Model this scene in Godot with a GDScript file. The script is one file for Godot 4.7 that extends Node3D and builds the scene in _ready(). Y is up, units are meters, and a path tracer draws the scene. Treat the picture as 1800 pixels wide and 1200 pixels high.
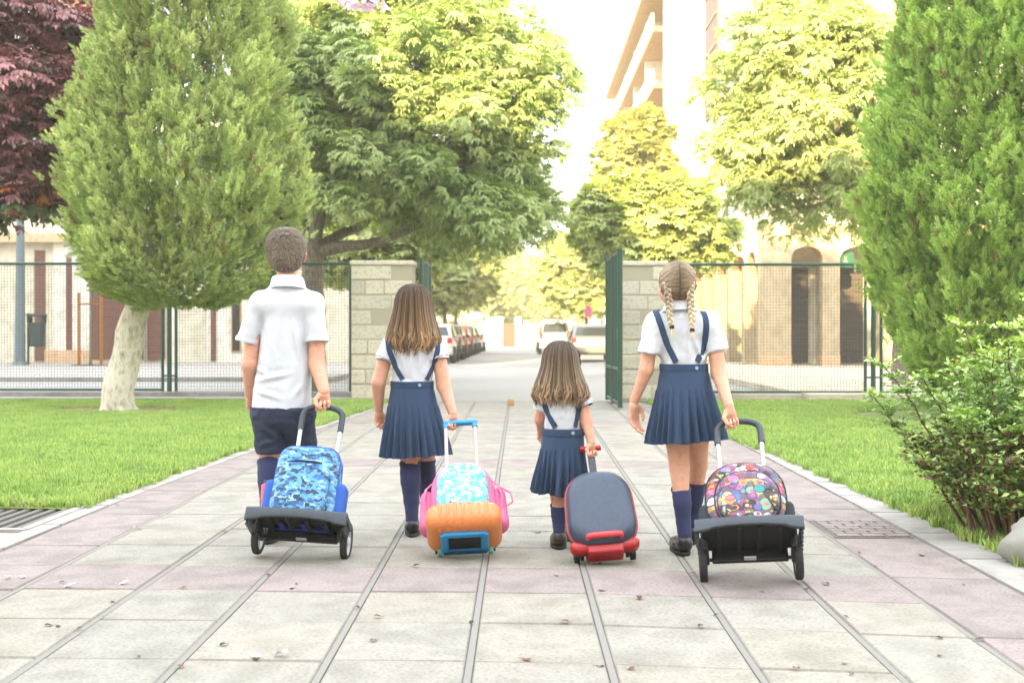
extends Node3D

# ---------------------------------------------------------------- geometry collector
class Geo:
	var v := PackedVector3Array()
	var n := PackedVector3Array()
	var t := PackedVector2Array()
	var c := PackedColorArray()
	var f := PackedInt32Array()
	var col := Color(1, 1, 1)
	var xf := Transform3D()

	func vert(p: Vector3, nn: Vector3, uv := Vector2.ZERO) -> int:
		v.append(xf * p)
		n.append((xf.basis * nn).normalized())
		t.append(uv)
		c.append(col)
		return v.size() - 1

	func tri(a: int, b: int, d: int) -> void:
		f.append(a); f.append(d); f.append(b)

	func quad(a: Vector3, b: Vector3, d: Vector3, e: Vector3) -> void:
		var nn := (b - a).cross(e - a).normalized()
		var i := vert(a, nn, Vector2(0, 1))
		vert(b, nn, Vector2(1, 1)); vert(d, nn, Vector2(1, 0)); vert(e, nn, Vector2(0, 0))
		tri(i, i + 1, i + 2); tri(i, i + 2, i + 3)

	func face3(a: Vector3, b: Vector3, d: Vector3) -> void:
		var nn := (b - a).cross(d - a).normalized()
		var i := vert(a, nn, Vector2(0, 1))
		vert(b, nn, Vector2(1, 1)); vert(d, nn, Vector2(0.5, 0))
		tri(i, i + 1, i + 2)

	# rows of points; across x along must point outward
	func grid(rows: Array, closed := false) -> void:
		var m: int = rows[0].size()
		var r := rows.size()
		var base := v.size()
		var w := m + 1 if closed else m
		for j in r:
			for i in w:
				var k := i % m
				var a: Vector3 = rows[j][(k - 1 + m) % m if closed else maxi(k - 1, 0)]
				var b: Vector3 = rows[j][(k + 1) % m if closed else mini(k + 1, m - 1)]
				var d: Vector3 = rows[maxi(j - 1, 0)][k]
				var e: Vector3 = rows[mini(j + 1, r - 1)][k]
				var nn := (b - a).cross(e - d)
				if nn.length_squared() < 1e-16:
					d = rows[maxi(j - 1, 0)][(k + m / 2) % m]
					nn = (e - rows[j][k]) if j < r / 2 else (rows[j][k] - d)
					nn = -(rows[1][k] - rows[0][k]).cross(rows[1][(k + 1) % m] - rows[1][k]) if j == 0 else -(rows[r - 1][k] - rows[r - 2][k]).cross(rows[r - 2][(k + 1) % m] - rows[r - 2][k])
				vert(rows[j][k], nn, Vector2(float(i) / (w - 1), float(j) / (r - 1)))
		for j in r - 1:
			for i in w - 1:
				var q := base + j * w + i
				tri(q, q + 1, q + w + 1)
				tri(q, q + w + 1, q + w)

	func box(ce: Vector3, s: Vector3) -> void:
		var h := s * 0.5
		for ax in 3:
			for sg in [-1.0, 1.0]:
				var nn := Vector3.ZERO; nn[ax] = sg
				var u := Vector3.ZERO; u[(ax + 1) % 3] = h[(ax + 1) % 3]
				var w := Vector3.ZERO; w[(ax + 2) % 3] = h[(ax + 2) % 3] * sg
				var o := ce + nn * h[ax]
				quad(o - u - w, o + u - w, o + u + w, o - u + w)

	# box with rounded edges of radius r; seg 1 chamfer-like, 2 rounder
	func rbox(ce: Vector3, s: Vector3, r: float, seg := 1, inner := 1) -> void:
		var h := s * 0.5
		r = minf(r, minf(h.x, minf(h.y, h.z)))
		for ax in 3:
			for sg in [-1.0, 1.0]:
				var ua := (ax + 1) % 3
				var wa := (ax + 2) % 3
				var su := _samples(h[ua], r, seg, inner)
				var sw := _samples(h[wa], r, seg, inner)
				var base := v.size()
				for b in sw:
					for a in su:
						var p := Vector3.ZERO
						p[ax] = h[ax] * sg; p[ua] = a; p[wa] = b * sg
						var q := p.clamp(-h + Vector3.ONE * r, h - Vector3.ONE * r)
						var dd := (p - q).normalized()
						vert(ce + q + dd * r, dd, Vector2(a / (2 * h[ua]) + 0.5, 0.5 - b / (2 * h[wa])))
				var w: int = su.size()
				for j in sw.size() - 1:
					for i in w - 1:
						var k := base + j * w + i
						tri(k, k + 1, k + w + 1); tri(k, k + w + 1, k + w)

	func _samples(hh: float, r: float, seg: int, inner: int) -> Array:
		var out := []
		for i in seg + 1:
			out.append(-hh + r - r * tan(PI / 4 * (1.0 - float(i) / seg)))
		for i in range(1, inner):
			out.append(lerpf(-hh + r, hh - r, float(i) / inner))
		for i in seg + 1:
			out.append(hh - r + r * tan(PI / 4 * float(i) / seg))
		return out

	func tube(path: Array, rad, sides := 8, caps := true, squash := 1.0, up := Vector3.ZERO) -> void:
		var rows := []
		var side := Vector3.ZERO
		for i in path.size():
			var d: Vector3 = (path[mini(i + 1, path.size() - 1)] - path[maxi(i - 1, 0)]).normalized()
			if i == 0:
				side = d.cross(up if up != Vector3.ZERO else (Vector3.UP if absf(d.y) < 0.9 else Vector3.RIGHT)).normalized()
			else:
				side = (side - d * side.dot(d)).normalized()
			var w := side.cross(d)
			var r: float = rad if rad is float else rad[i]
			var row := PackedVector3Array()
			for k in sides:
				var a := TAU * k / sides
				row.append(path[i] + (side * cos(a) + w * sin(a) * squash) * r)
			rows.append(row)
		var base := v.size()
		grid(rows, true)
		if caps:
			for e in [0, rows.size() - 1]:
				var ctr: Vector3 = path[e]
				var nn: Vector3 = (path[0] - path[1]).normalized() if e == 0 else (path[e] - path[e - 1]).normalized()
				var ci := vert(ctr, nn)
				for k in sides:
					var i1 := vert(rows[e][k], nn)
					var i2 := vert(rows[e][(k + 1) % sides], nn)
					if e == 0: tri(ci, i2, i1)
					else: tri(ci, i1, i2)

	# profile of (radius, height) turned about y
	func lathe(prof: Array, sides := 16, sx := 1.0, sz := 1.0) -> void:
		var rows := []
		for p in prof:
			var row := PackedVector3Array()
			for k in sides:
				var a := -TAU * k / sides
				row.append(Vector3(cos(a) * p.x * sx, p.y, sin(a) * p.x * sz))
			rows.append(row)
		grid(rows, true)

	func ball(ce: Vector3, r: Vector3, su := 12, sv := 8) -> void:
		var base := v.size()
		for j in sv + 1:
			for i in su + 1:
				var th := PI * j / sv
				var ph := TAU * i / su
				var d := Vector3(sin(th) * cos(ph), cos(th), sin(th) * sin(ph))
				vert(ce + d * r, d / r, Vector2(float(i) / su, float(j) / sv))
		var w := su + 1
		for j in sv:
			for i in su:
				var k := base + j * w + i
				tri(k, k + 1, k + w + 1); tri(k, k + w + 1, k + w)

	# move every vertex and work the normals out again, welding what lies together
	func warp(fn: Callable) -> void:
		for i in v.size():
			v[i] = fn.call(v[i])
		renormal()

	func renormal() -> void:
		var acc := {}
		var key := []
		for p in v:
			key.append(Vector3i((p * 20000.0).round()))
		for k in range(0, f.size(), 3):
			var a := v[f[k]]
			var nn := (v[f[k + 2]] - a).cross(v[f[k + 1]] - a)
			for m in 3:
				var q: Vector3i = key[f[k + m]]
				acc[q] = acc.get(q, Vector3.ZERO) + nn
		for i in v.size():
			n[i] = (acc.get(key[i], Vector3.UP) as Vector3).normalized()

	func mesh() -> ArrayMesh:
		var a := []
		a.resize(Mesh.ARRAY_MAX)
		a[Mesh.ARRAY_VERTEX] = v
		a[Mesh.ARRAY_NORMAL] = n
		a[Mesh.ARRAY_TEX_UV] = t
		a[Mesh.ARRAY_COLOR] = c
		a[Mesh.ARRAY_INDEX] = f
		var m := ArrayMesh.new()
		m.add_surface_from_arrays(Mesh.PRIMITIVE_TRIANGLES, a)
		return m

# ---------------------------------------------------------------- distance field and surface nets
class Field:
	var lo: Vector3
	var h: float
	var nx: int
	var ny: int
	var nz: int
	var d := PackedFloat32Array()

	func _init(a: Vector3, b: Vector3, cell: float) -> void:
		lo = a; h = cell
		nx = int((b.x - a.x) / h) + 2
		ny = int((b.y - a.y) / h) + 2
		nz = int((b.z - a.z) / h) + 2
		d.resize(nx * ny * nz)
		d.fill(0.3)

	# tapered capsule a-b, smoothly joined; cut: flat end at b; sx, sz widen it across x and z
	func bone(a: Vector3, b: Vector3, ra: float, rb: float, k := 0.02, sx := 1.0, sz := 1.0, cut := false) -> void:
		var m := maxf(ra, rb) * maxf(1.0, maxf(sx, sz)) + k + 2.5 * h
		var p0 := a.min(b) - Vector3.ONE * m - lo
		var p1 := a.max(b) + Vector3.ONE * m - lo
		var x0 := clampi(int(p0.x / h), 0, nx); var x1 := clampi(int(p1.x / h) + 1, 0, nx)
		var y0 := clampi(int(p0.y / h), 0, ny); var y1 := clampi(int(p1.y / h) + 1, 0, ny)
		var z0 := clampi(int(p0.z / h), 0, nz); var z1 := clampi(int(p1.z / h) + 1, 0, nz)
		var sc := Vector3(1.0 / sx, 1.0, 1.0 / sz)
		var ba := (b - a) * sc
		var l2 := maxf(ba.length_squared(), 1e-9)
		var l := sqrt(l2)
		var top := 1.6 if cut else 1.0
		for z in range(z0, z1):
			for y in range(y0, y1):
				var row := (z * ny + y) * nx
				for x in range(x0, x1):
					var p := (lo + Vector3(x, y, z) * h - a) * sc
					var t := p.dot(ba) / l2
					var tc := clampf(t, 0.0, top)
					var e := (p - ba * tc).length() - lerpf(ra, rb, minf(tc, 1.0))
					if cut:
						e = maxf(e, (t - 1.0) * l)
					var o := d[row + x]
					var q := maxf(k - absf(o - e), 0.0)
					d[row + x] = minf(o, e) - q * q * 0.25 / k

	func ripple(noise: FastNoiseLite, amp: float, sc := Vector3.ONE) -> void:
		for z in nz:
			for y in ny:
				var row := (z * ny + y) * nx
				for x in nx:
					var o := d[row + x]
					if absf(o) < 0.05:
						var p := (lo + Vector3(x, y, z) * h) * sc
						d[row + x] = o + noise.get_noise_3dv(p) * amp

	func at(p: Vector3) -> float:
		var q := (p - lo) / h
		var x := clampi(int(q.x), 0, nx - 2); var y := clampi(int(q.y), 0, ny - 2); var z := clampi(int(q.z), 0, nz - 2)
		var u := q - Vector3(x, y, z)
		var i := (z * ny + y) * nx + x
		var s := nx * ny
		var a := lerpf(lerpf(d[i], d[i + 1], u.x), lerpf(d[i + nx], d[i + nx + 1], u.x), u.y)
		var b := lerpf(lerpf(d[i + s], d[i + s + 1], u.x), lerpf(d[i + s + nx], d[i + s + nx + 1], u.x), u.y)
		return lerpf(a, b, u.z)

	func slope(p: Vector3) -> Vector3:
		var e := h * 0.6
		return Vector3(at(p + Vector3(e, 0, 0)) - at(p - Vector3(e, 0, 0)), at(p + Vector3(0, e, 0)) - at(p - Vector3(0, e, 0)), at(p + Vector3(0, 0, e)) - at(p - Vector3(0, 0, e))).normalized()

	# first surface met from z1 going towards -z at (x, y)
	func hit_z(x: float, y: float, z1: float) -> float:
		var z := z1
		while z > lo.z:
			if at(Vector3(x, y, z)) < 0.0:
				return z
			z -= 0.003
		return NAN

	func mesh_into(g: Geo) -> void:
		var s := nx * ny
		var offs := [0, 1, nx, nx + 1, s, s + 1, s + nx, s + nx + 1]
		var id := PackedInt32Array()
		id.resize(d.size())
		id.fill(-1)
		for z in nz - 1:
			for y in ny - 1:
				var i := (z * ny + y) * nx
				for x in nx - 1:
					var c0 := d[i]
					if absf(c0) < h * 2.5:
						var inside := 0
						for o in offs:
							if d[i + o] < 0.0:
								inside += 1
						if inside != 0 and inside != 8:
							var sum := Vector3.ZERO
							var cnt := 0
							for e in [[0, 1], [2, 3], [4, 5], [6, 7], [0, 2], [1, 3], [4, 6], [5, 7], [0, 4], [1, 5], [2, 6], [3, 7]]:
								var a: float = d[i + offs[e[0]]]
								var b: float = d[i + offs[e[1]]]
								if (a < 0.0) != (b < 0.0):
									var u := a / (a - b)
									var pa := Vector3(e[0] & 1, (e[0] >> 1) & 1, e[0] >> 2)
									var pb := Vector3(e[1] & 1, (e[1] >> 1) & 1, e[1] >> 2)
									sum += pa.lerp(pb, u)
									cnt += 1
							var p := lo + (Vector3(x, y, z) + sum / cnt) * h
							id[i] = g.vert(p, slope(p), Vector2(p.x, p.y))
					i += 1
		for z in range(1, nz - 1):
			for y in range(1, ny - 1):
				var i := (z * ny + y) * nx + 1
				for x in range(1, nx - 1):
					if absf(d[i]) < h * 1.8:
						var neg := d[i] < 0.0
						if neg != (d[i + 1] < 0.0):
							_q(g, id, i, i - nx, i - nx - s, i - s, not neg)
						if neg != (d[i + nx] < 0.0):
							_q(g, id, i, i - s, i - s - 1, i - 1, not neg)
						if neg != (d[i + s] < 0.0):
							_q(g, id, i, i - 1, i - 1 - nx, i - nx, not neg)
					i += 1

	func _q(g: Geo, id: PackedInt32Array, a: int, b: int, c: int, e: int, flip: bool) -> void:
		if id[a] < 0 or id[b] < 0 or id[c] < 0 or id[e] < 0:
			return
		if not flip:
			g.tri(id[a], id[b], id[c]); g.tri(id[a], id[c], id[e])
		else:
			g.tri(id[a], id[e], id[c]); g.tri(id[a], id[c], id[b])

# ---------------------------------------------------------------- naming, tagging, materials
var taken := {}
var rng := RandomNumberGenerator.new()
var fn := FastNoiseLite.new()
var M := {}

func numbered(called: String) -> String:
	taken[called] = taken.get(called, -1) + 1
	return called if taken[called] == 0 else "%s_%03d" % [called, taken[called]]

func tag(o: Node3D, label: String, category: String, group := "", kind := "") -> Node3D:
	if label: o.set_meta("label", label)
	if category: o.set_meta("category", category)
	if group: o.set_meta("group", group)
	if kind: o.set_meta("kind", kind)
	return o

func thing(called: String, label: String, category: String, at_ := Vector3.ZERO, turn := 0.0, group := "") -> Node3D:
	var o := Node3D.new()
	o.name = numbered(called)
	o.position = at_
	o.rotation.y = turn
	add_child(o)
	tag(o, label, category, group)
	return o

func part(called: String, g, mat: Material, parent: Node3D = null, kind := "") -> MeshInstance3D:
	var o := MeshInstance3D.new()
	o.mesh = g.mesh() if g is Geo else g
	o.material_override = mat
	o.name = called if parent else numbered(called)
	if kind: o.set_meta("kind", kind)
	if parent: parent.add_child(o, true)
	else: add_child(o)
	return o

func struct(called: String, g, mat: Material) -> MeshInstance3D:
	return part(called, g, mat, null, "structure")

func many(called: String, mesh: Mesh, mat: Material, xfs: Array, cols: Array, parent: Node3D) -> MultiMeshInstance3D:
	var mm := MultiMesh.new()
	mm.transform_format = MultiMesh.TRANSFORM_3D
	mm.use_colors = cols.size() > 0
	mm.mesh = mesh
	mm.instance_count = xfs.size()
	for i in xfs.size():
		mm.set_instance_transform(i, xfs[i])
		if cols.size(): mm.set_instance_color(i, cols[i])
	var o := MultiMeshInstance3D.new()
	o.multimesh = mm
	o.material_override = mat
	o.name = called
	o.set_meta("kind", "stuff")
	if parent: parent.add_child(o, true)
	else: add_child(o)
	return o

func noise_tex(sd: int, freq: float, stops: Array, cols: Array, size := 256, octaves := 4, kind := FastNoiseLite.TYPE_SIMPLEX_SMOOTH) -> NoiseTexture2D:
	var f := FastNoiseLite.new()
	f.seed = sd
	f.frequency = freq
	f.noise_type = kind
	f.fractal_octaves = octaves
	var t := NoiseTexture2D.new()
	t.width = size; t.height = size
	t.seamless = true
	t.seamless_blend_skirt = 0.2
	t.noise = f
	if stops.size():
		var r := Gradient.new()
		r.offsets = PackedFloat32Array(stops)
		r.colors = PackedColorArray(cols)
		t.color_ramp = r
	return t

func mat(albedo: Color, rough := 0.8, tex: Texture2D = null, tri_scale := 0.0, bump: Texture2D = null, bump_cm := 0.0, spec := 0.5) -> StandardMaterial3D:
	var m := StandardMaterial3D.new()
	m.albedo_color = albedo
	m.roughness = rough
	m.metallic_specular = spec
	if tex: m.albedo_texture = tex
	if tri_scale > 0.0:
		m.uv1_triplanar = true
		m.uv1_world_triplanar = true
		m.uv1_scale = Vector3.ONE * tri_scale
	if bump:
		m.heightmap_enabled = true
		m.heightmap_texture = bump
		m.heightmap_scale = bump_cm
	return m

# where a pixel of the 1800 x 1200 photograph lies at a distance (metres ahead of the camera)
func at(x: float, y: float, far: float) -> Vector3:
	return Vector3((x - 914.0) * far / 2100.0, 1.03 + (588.0 - y) * far / 2100.0, -far)

func on_ground(x: float, y: float, up := 0.0) -> Vector3:
	var far := 2163.0 / (y - 588.0)
	return Vector3((x - 914.0) * far / 2100.0, up, -far)

func _ready() -> void:
	rng.seed = 7
	# ---- camera
	var cam := Camera3D.new()
	cam.name = "camera"
	var ca := CameraAttributesPhysical.new()
	ca.frustum_focal_length = 42.0
	ca.frustum_focus_distance = 6.0
	ca.exposure_aperture = 4.0
	ca.frustum_near = 0.1
	ca.frustum_far = 600.0
	cam.attributes = ca
	cam.fov = 31.89
	cam.position = Vector3(0, 1.03, 0)
	cam.rotation = Vector3(-0.0057, 0.0067, 0)
	cam.near = 0.1
	cam.far = 600.0
	cam.current = true
	add_child(cam)
	# ---- sky and sun: a low sun behind the camera, a little to its left; the near ground lies in the shade of an added, unseen building
	var env := Environment.new()
	var sky := Sky.new()
	var ps := ProceduralSkyMaterial.new()
	ps.sky_top_color = Color(0.90, 0.93, 0.97)
	ps.sky_horizon_color = Color(1.0, 0.985, 0.95)
	ps.sky_curve = 0.15
	ps.sky_energy_multiplier = 1.0
	ps.ground_bottom_color = Color(0.6, 0.57, 0.52)
	ps.ground_horizon_color = Color(0.85, 0.83, 0.8)
	ps.sun_angle_max = 4.0
	sky.sky_material = ps
	env.background_mode = Environment.BG_SKY
	env.sky = sky
	env.tonemap_mode = Environment.TONE_MAPPER_LINEAR
	env.tonemap_exposure = 5.4
	env.sdfgi_enabled = true
	env.ssao_enabled = true
	env.ssil_enabled = true
	var we := WorldEnvironment.new()
	we.name = "world_environment"
	we.environment = env
	add_child(we)
	var sun := DirectionalLight3D.new()
	sun.name = "sun"
	sun.light_color = Color(1.0, 0.90, 0.68)
	sun.light_energy = 1.5
	sun.light_angular_distance = 0.5
	sun.shadow_enabled = true
	var el := deg_to_rad(17.0)
	var az := deg_to_rad(13.0)
	sun.look_at_from_position(Vector3.ZERO, Vector3(sin(az) * cos(el), -sin(el), -cos(az) * cos(el)))
	add_child(sun)
	env.fog_enabled = true
	env.fog_density = 0.002
	env.fog_light_color = Color(1.0, 0.97, 0.88)
	# ---- the scene
	materials()
	ground_and_paths()
	lawns()
	fences()
	left_building()
	right_building()
	shade_building_behind()
	trees()
	bush()
	people_materials()
	boy()
	girls()
	trolley_materials()
	trolleys()
	cars()
	street_things()
	litter()

func materials() -> void:
	var speck := noise_tex(3, 0.22, [0.0, 0.32, 0.5, 0.64, 1.0], [Color(.74, .735, .73), Color(.90, .895, .89), Color(.95, .95, .945), Color(1, 1, 1), Color(.88, .87, .855)], 512, 5)
	var pock := noise_tex(9, 0.11, [], [], 512, 3, FastNoiseLite.TYPE_CELLULAR)
	M.speck = speck
	M.pock = pock
	var blot := noise_tex(21, 0.012, [0.0, 0.4, 0.6, 1.0], [Color(.84, .835, .82), Color(.94, .94, .93), Color(1, 1, 1), Color(.90, .89, .88)], 512, 5)
	M.blot = blot
	var tones := [Color(.715, .70, .66), Color(.725, .71, .662), Color(.705, .69, .652), Color(.715, .70, .65), Color(.70, .688, .65), Color(.725, .71, .672)]
	M.tiles = []
	for c in tones:
		M.tiles.append(_slab(Color(c.r * .80, c.g * .785, c.b * .768)))
	M.pink = []
	for c in [Color(.685, .648, .625), Color(.67, .635, .615), Color(.695, .655, .632)]:
		M.pink.append(_slab(Color(c.r * .815, c.g * .785, c.b * .785)))
	M.mortar = mat(Color(.505, .487, .46), .95, speck, 2.3, pock, .06)
	M.groove = mat(Color(.41, .39, .36), 1.0, speck, 2.3)
	M.concrete = mat(Color(.60, .58, .555), .92, blot, .5, speck, .1)
	M.warm_concrete = mat(Color(.72, .68, .60), .92, blot, .31, speck, .1)
	M.asphalt = mat(Color(.58, .57, .55), .93, speck, 1.1, speck, .1)
	M.green_paint = mat(Color(.14, .285, .23), .45, blot, 1.7)
	M.wire = mat(Color(.16, .22, .19), .6)
	M.steel = mat(Color(.62, .62, .62), .4); M.steel.metallic = .8
	M.stone = []
	for c in [Color(.80, .765, .69), Color(.83, .795, .715), Color(.765, .735, .67), Color(.81, .78, .71), Color(.84, .80, .715)]:
		M.stone.append(mat(c, .95, blot, 1.9, speck, .35))
	M.stone_mortar = mat(Color(.72, .68, .60), 1.0, speck, 1.7, speck, .3)
	M.cream = mat(Color(.82, .785, .70), .9, blot, .23, speck, .15)
	M.cream_light = mat(Color(.87, .85, .79), .9, blot, .31, speck, .15)
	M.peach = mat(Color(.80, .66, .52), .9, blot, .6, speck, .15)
	M.brown = mat(Color(.42, .245, .185), .6, blot, .9)
	M.white_wall = mat(Color(.88, .86, .81), .9, blot, .17)
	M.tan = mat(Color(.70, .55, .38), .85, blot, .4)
	M.bronze = mat(Color(.35, .235, .145), .6, blot, .5)
	M.stone_tan = mat(Color(.71, .635, .51), .9, blot, .23, speck, .15)
	M.shutter = mat(Color(.31, .255, .225), .55, blot, .8)
	M.dark_glass = mat(Color(.10, .10, .09), .12)
	M.soil = mat(Color(.50, .40, .28), 1.0, speck, 2.1, speck, .6)
	M.lawn_soil = mat(Color(.44, .50, .24), 1.0, speck, 1.6, speck, .5)
	M.bar_grey = mat(Color(.40, .385, .36), .8, speck, 3.0)
	M.iron = mat(Color(.12, .115, .11), .7, speck, 3.0)

func _slab(c: Color) -> StandardMaterial3D:
	var m := mat(c, .86, M.blot, .47, M.pock, .09)
	m.detail_enabled = true
	m.detail_blend_mode = BaseMaterial3D.BLEND_MODE_MUL
	m.detail_albedo = M.speck
	m.uv2_triplanar = true
	m.uv2_world_triplanar = true
	m.uv2_scale = Vector3.ONE * 2.9
	return m

const JOINTS := [[-2.445, -.0052], [-1.99, -.0095], [-1.505, -.0075], [-1.04, -.009], [-.59, -.0055], [-.157, -.0004], [.287, -.0013], [.70, .008], [1.10, .0137], [1.493, .0131], [1.936, .0128]]

func joint_x(i: int, far: float) -> float:
	return JOINTS[i][0] + JOINTS[i][1] * far

func skew(x: float) -> float:
	return .03 * x if x < .2 else .006 + .13 * (x - .2)

func ground_and_paths() -> void:
	var g := Geo.new()
	g.quad(Vector3(-300, -.09, 60), Vector3(300, -.09, 60), Vector3(300, -.09, -500), Vector3(-300, -.09, -500))
	struct("ground", g, M.warm_concrete)
	# path: a bed of mortar, slabs on it one by one, long mortar strips between the columns
	g = Geo.new()
	g.quad(Vector3(-3.4, -.009, -1.5), Vector3(3.4, -.009, -1.5), Vector3(3.4, -.009, -18.6), Vector3(-3.4, -.009, -18.6))
	var bed := struct("path", g, M.groove)
	var edge := .0145
	for r in range(-3, 29):
		var z0 := 3.755 + .505 * r
		for k in JOINTS.size() - 1:
			var far_mid := z0 + .25
			var jit := rng.randf_range(-.012, .012) + (fmod(k * 1.7, 1.0) - .5) * .02
			var gap := .0032
			var e0 := edge if k > 0 else .006
			var e1 := edge if k < JOINTS.size() - 2 else .006
			var p := []
			for q in [[0, 0.0], [1, 0.0], [1, 1.0], [0, 1.0]]:
				var far: float = z0 + jit + (gap if q[1] == 0.0 else .505 - gap)
				var x: float = joint_x(k + q[0], far) + (e0 if q[0] == 0 else -e1)
				p.append(Vector3(x, 0, -(far - skew(x))))
			g = Geo.new()
			var lift := rng.randf_range(-.0012, .0012)
			var tilt := Vector2(rng.randf_range(-.0012, .0012), rng.randf_range(-.0012, .0012))
			var top := []
			var low := []
			var mid: Vector3 = (p[0] + p[1] + p[2] + p[3]) * .25
			for q: Vector3 in p:
				var inw := (mid - q)
				inw = Vector3(signf(inw.x), 0, signf(inw.z)) * .005
				top.append(q + inw + Vector3(0, lift + (q.x - mid.x) * tilt.x * 4 + (q.z - mid.z) * tilt.y * 4, 0))
				low.append(q + Vector3(0, -.006, 0))
			g.quad(top[0], top[1], top[2], top[3])
			for i in 4:
				var j := (i + 1) % 4
				g.quad(low[i], low[j], top[j], top[i])
				g.quad(low[i] - Vector3(0, .009, 0), low[j] - Vector3(0, .009, 0), low[j], low[i])
			var pinkish: bool = k == 0 or k == JOINTS.size() - 2 or r == 2 or (r - 2) % 9 == 0
			var set_: Array = M.pink if pinkish else M.tiles
			part("paving_slab", g, set_[rng.randi() % set_.size()], bed)
	for k in range(1, JOINTS.size() - 1):
		var rows_l := PackedVector3Array()
		var rows_r := PackedVector3Array()
		for i in 33:
			var far := 2.2 + i * .51
			var x := joint_x(k, far)
			rows_r.append(Vector3(x + .0112, -.0030, -far))
			rows_l.append(Vector3(x - .0112, -.0030, -far))
		var gg := Geo.new()
		for i in 32:
			gg.quad(rows_l[i], rows_r[i], rows_r[i + 1], rows_l[i + 1])
			gg.quad(rows_l[i] - Vector3(0, .012, 0), rows_l[i], rows_l[i + 1], rows_l[i + 1] - Vector3(0, .012, 0))
			gg.quad(rows_r[i], rows_r[i] - Vector3(0, .012, 0), rows_r[i + 1] - Vector3(0, .012, 0), rows_r[i + 1])
		part("mortar_strip", gg, M.mortar, bed)
	# kerb slabs at both sides, one by one
	var kb := struct("kerb", _strip([[-2.40, 2.0], [-2.42, 17.8]], -.02, .12), M.groove)
	for s in 18:
		var a := 5.0 + s * .72
		g = _strip([[_left_edge(a + .008) + .006, a + .008], [_left_edge(a + .71) + .006, a + .71]], .006, .11)
		part("kerb_stone", g, M.concrete, kb)
	for s in 20:
		var a := 2.6 + s * .72
		var x0 := joint_x(10, a) + .012
		var xa := maxf(_right_edge(a), x0 + .06)
		var x1 := joint_x(10, a + .712) + .012
		var xb := maxf(_right_edge(a + .712), x1 + .06)
		g = Geo.new()
		var top := [Vector3(x0, .004, -a - .008), Vector3(xa, .004, -a - .008), Vector3(xb, .004, -a - .712), Vector3(x1, .004, -a - .712)]
		g.quad(top[0], top[1], top[2], top[3])
		for i in 4:
			g.quad(top[i] - Vector3(0, .03, 0), top[(i + 1) % 4] - Vector3(0, .03, 0), top[(i + 1) % 4], top[i])
		part("kerb_stone", g, M.concrete, kb)
	# slabs left of the near kerb, round the drain
	g = Geo.new()
	g.quad(Vector3(-6, -.004, -1.5), Vector3(-2.56, -.004, -1.5), Vector3(-2.56, -.004, -6.24), Vector3(-6, -.004, -6.24))
	struct("side_pavement", g, M.concrete)
	# road beyond the gate, its kerbs, the pavement along the fence
	g = Geo.new()
	g.quad(Vector3(-4.2, -.03, -18.6), Vector3(4.6, -.03, -18.6), Vector3(4.6, -.03, -150), Vector3(-4.2, -.03, -150))
	struct("road", g, M.asphalt)
	g = Geo.new()
	g.quad(Vector3(-60, -.02, -19.6), Vector3(-4.2, -.02, -19.6), Vector3(-4.2, -.02, -26.5), Vector3(-60, -.02, -26.5))
	struct("side_street", g, M.asphalt)
	g = Geo.new()
	g.box(Vector3(-32.1, .0, -34.3), Vector3(55.8, .16, 15.4))
	struct("pavement", g, M.concrete)
	g = Geo.new()
	g.box(Vector3(32.6, .0, -74), Vector3(56, .16, 110))
	struct("pavement", g, M.warm_concrete)

func _left_edge(far: float) -> float:
	return lerpf(-2.60, -2.50, clampf((far - 7) / 3.0, 0, 1)) if far < 10 else lerpf(-2.5, -2.2, clampf((far - 10) / 4.7, 0, 1.6))

func _right_edge(far: float) -> float:
	return lerpf(2.26, 2.20, clampf((far - 5.6) / 3.9, -1, 1)) if far < 9.5 else lerpf(2.2, 2.05, clampf((far - 9.5) / 3.0, 0, 1.6))

func _strip(pts: Array, y: float, w: float) -> Geo:
	var g := Geo.new()
	for i in pts.size() - 1:
		var a := Vector3(pts[i][0], y, -pts[i][1])
		var b := Vector3(pts[i + 1][0], y, -pts[i + 1][1])
		var o := Vector3(w, 0, 0)
		g.quad(a, a + o, b + o, b)
		g.quad(a - Vector3(0, .03, 0), a, b, b - Vector3(0, .03, 0))
		g.quad(a + o, a + o - Vector3(0, .03, 0), b + o - Vector3(0, .03, 0), b + o)
		g.quad(a - Vector3(0, .03, 0), a + o - Vector3(0, .03, 0), a + o, a)
		g.quad(b, b + o, b + o - Vector3(0, .03, 0), b - Vector3(0, .03, 0))
	return g

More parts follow.
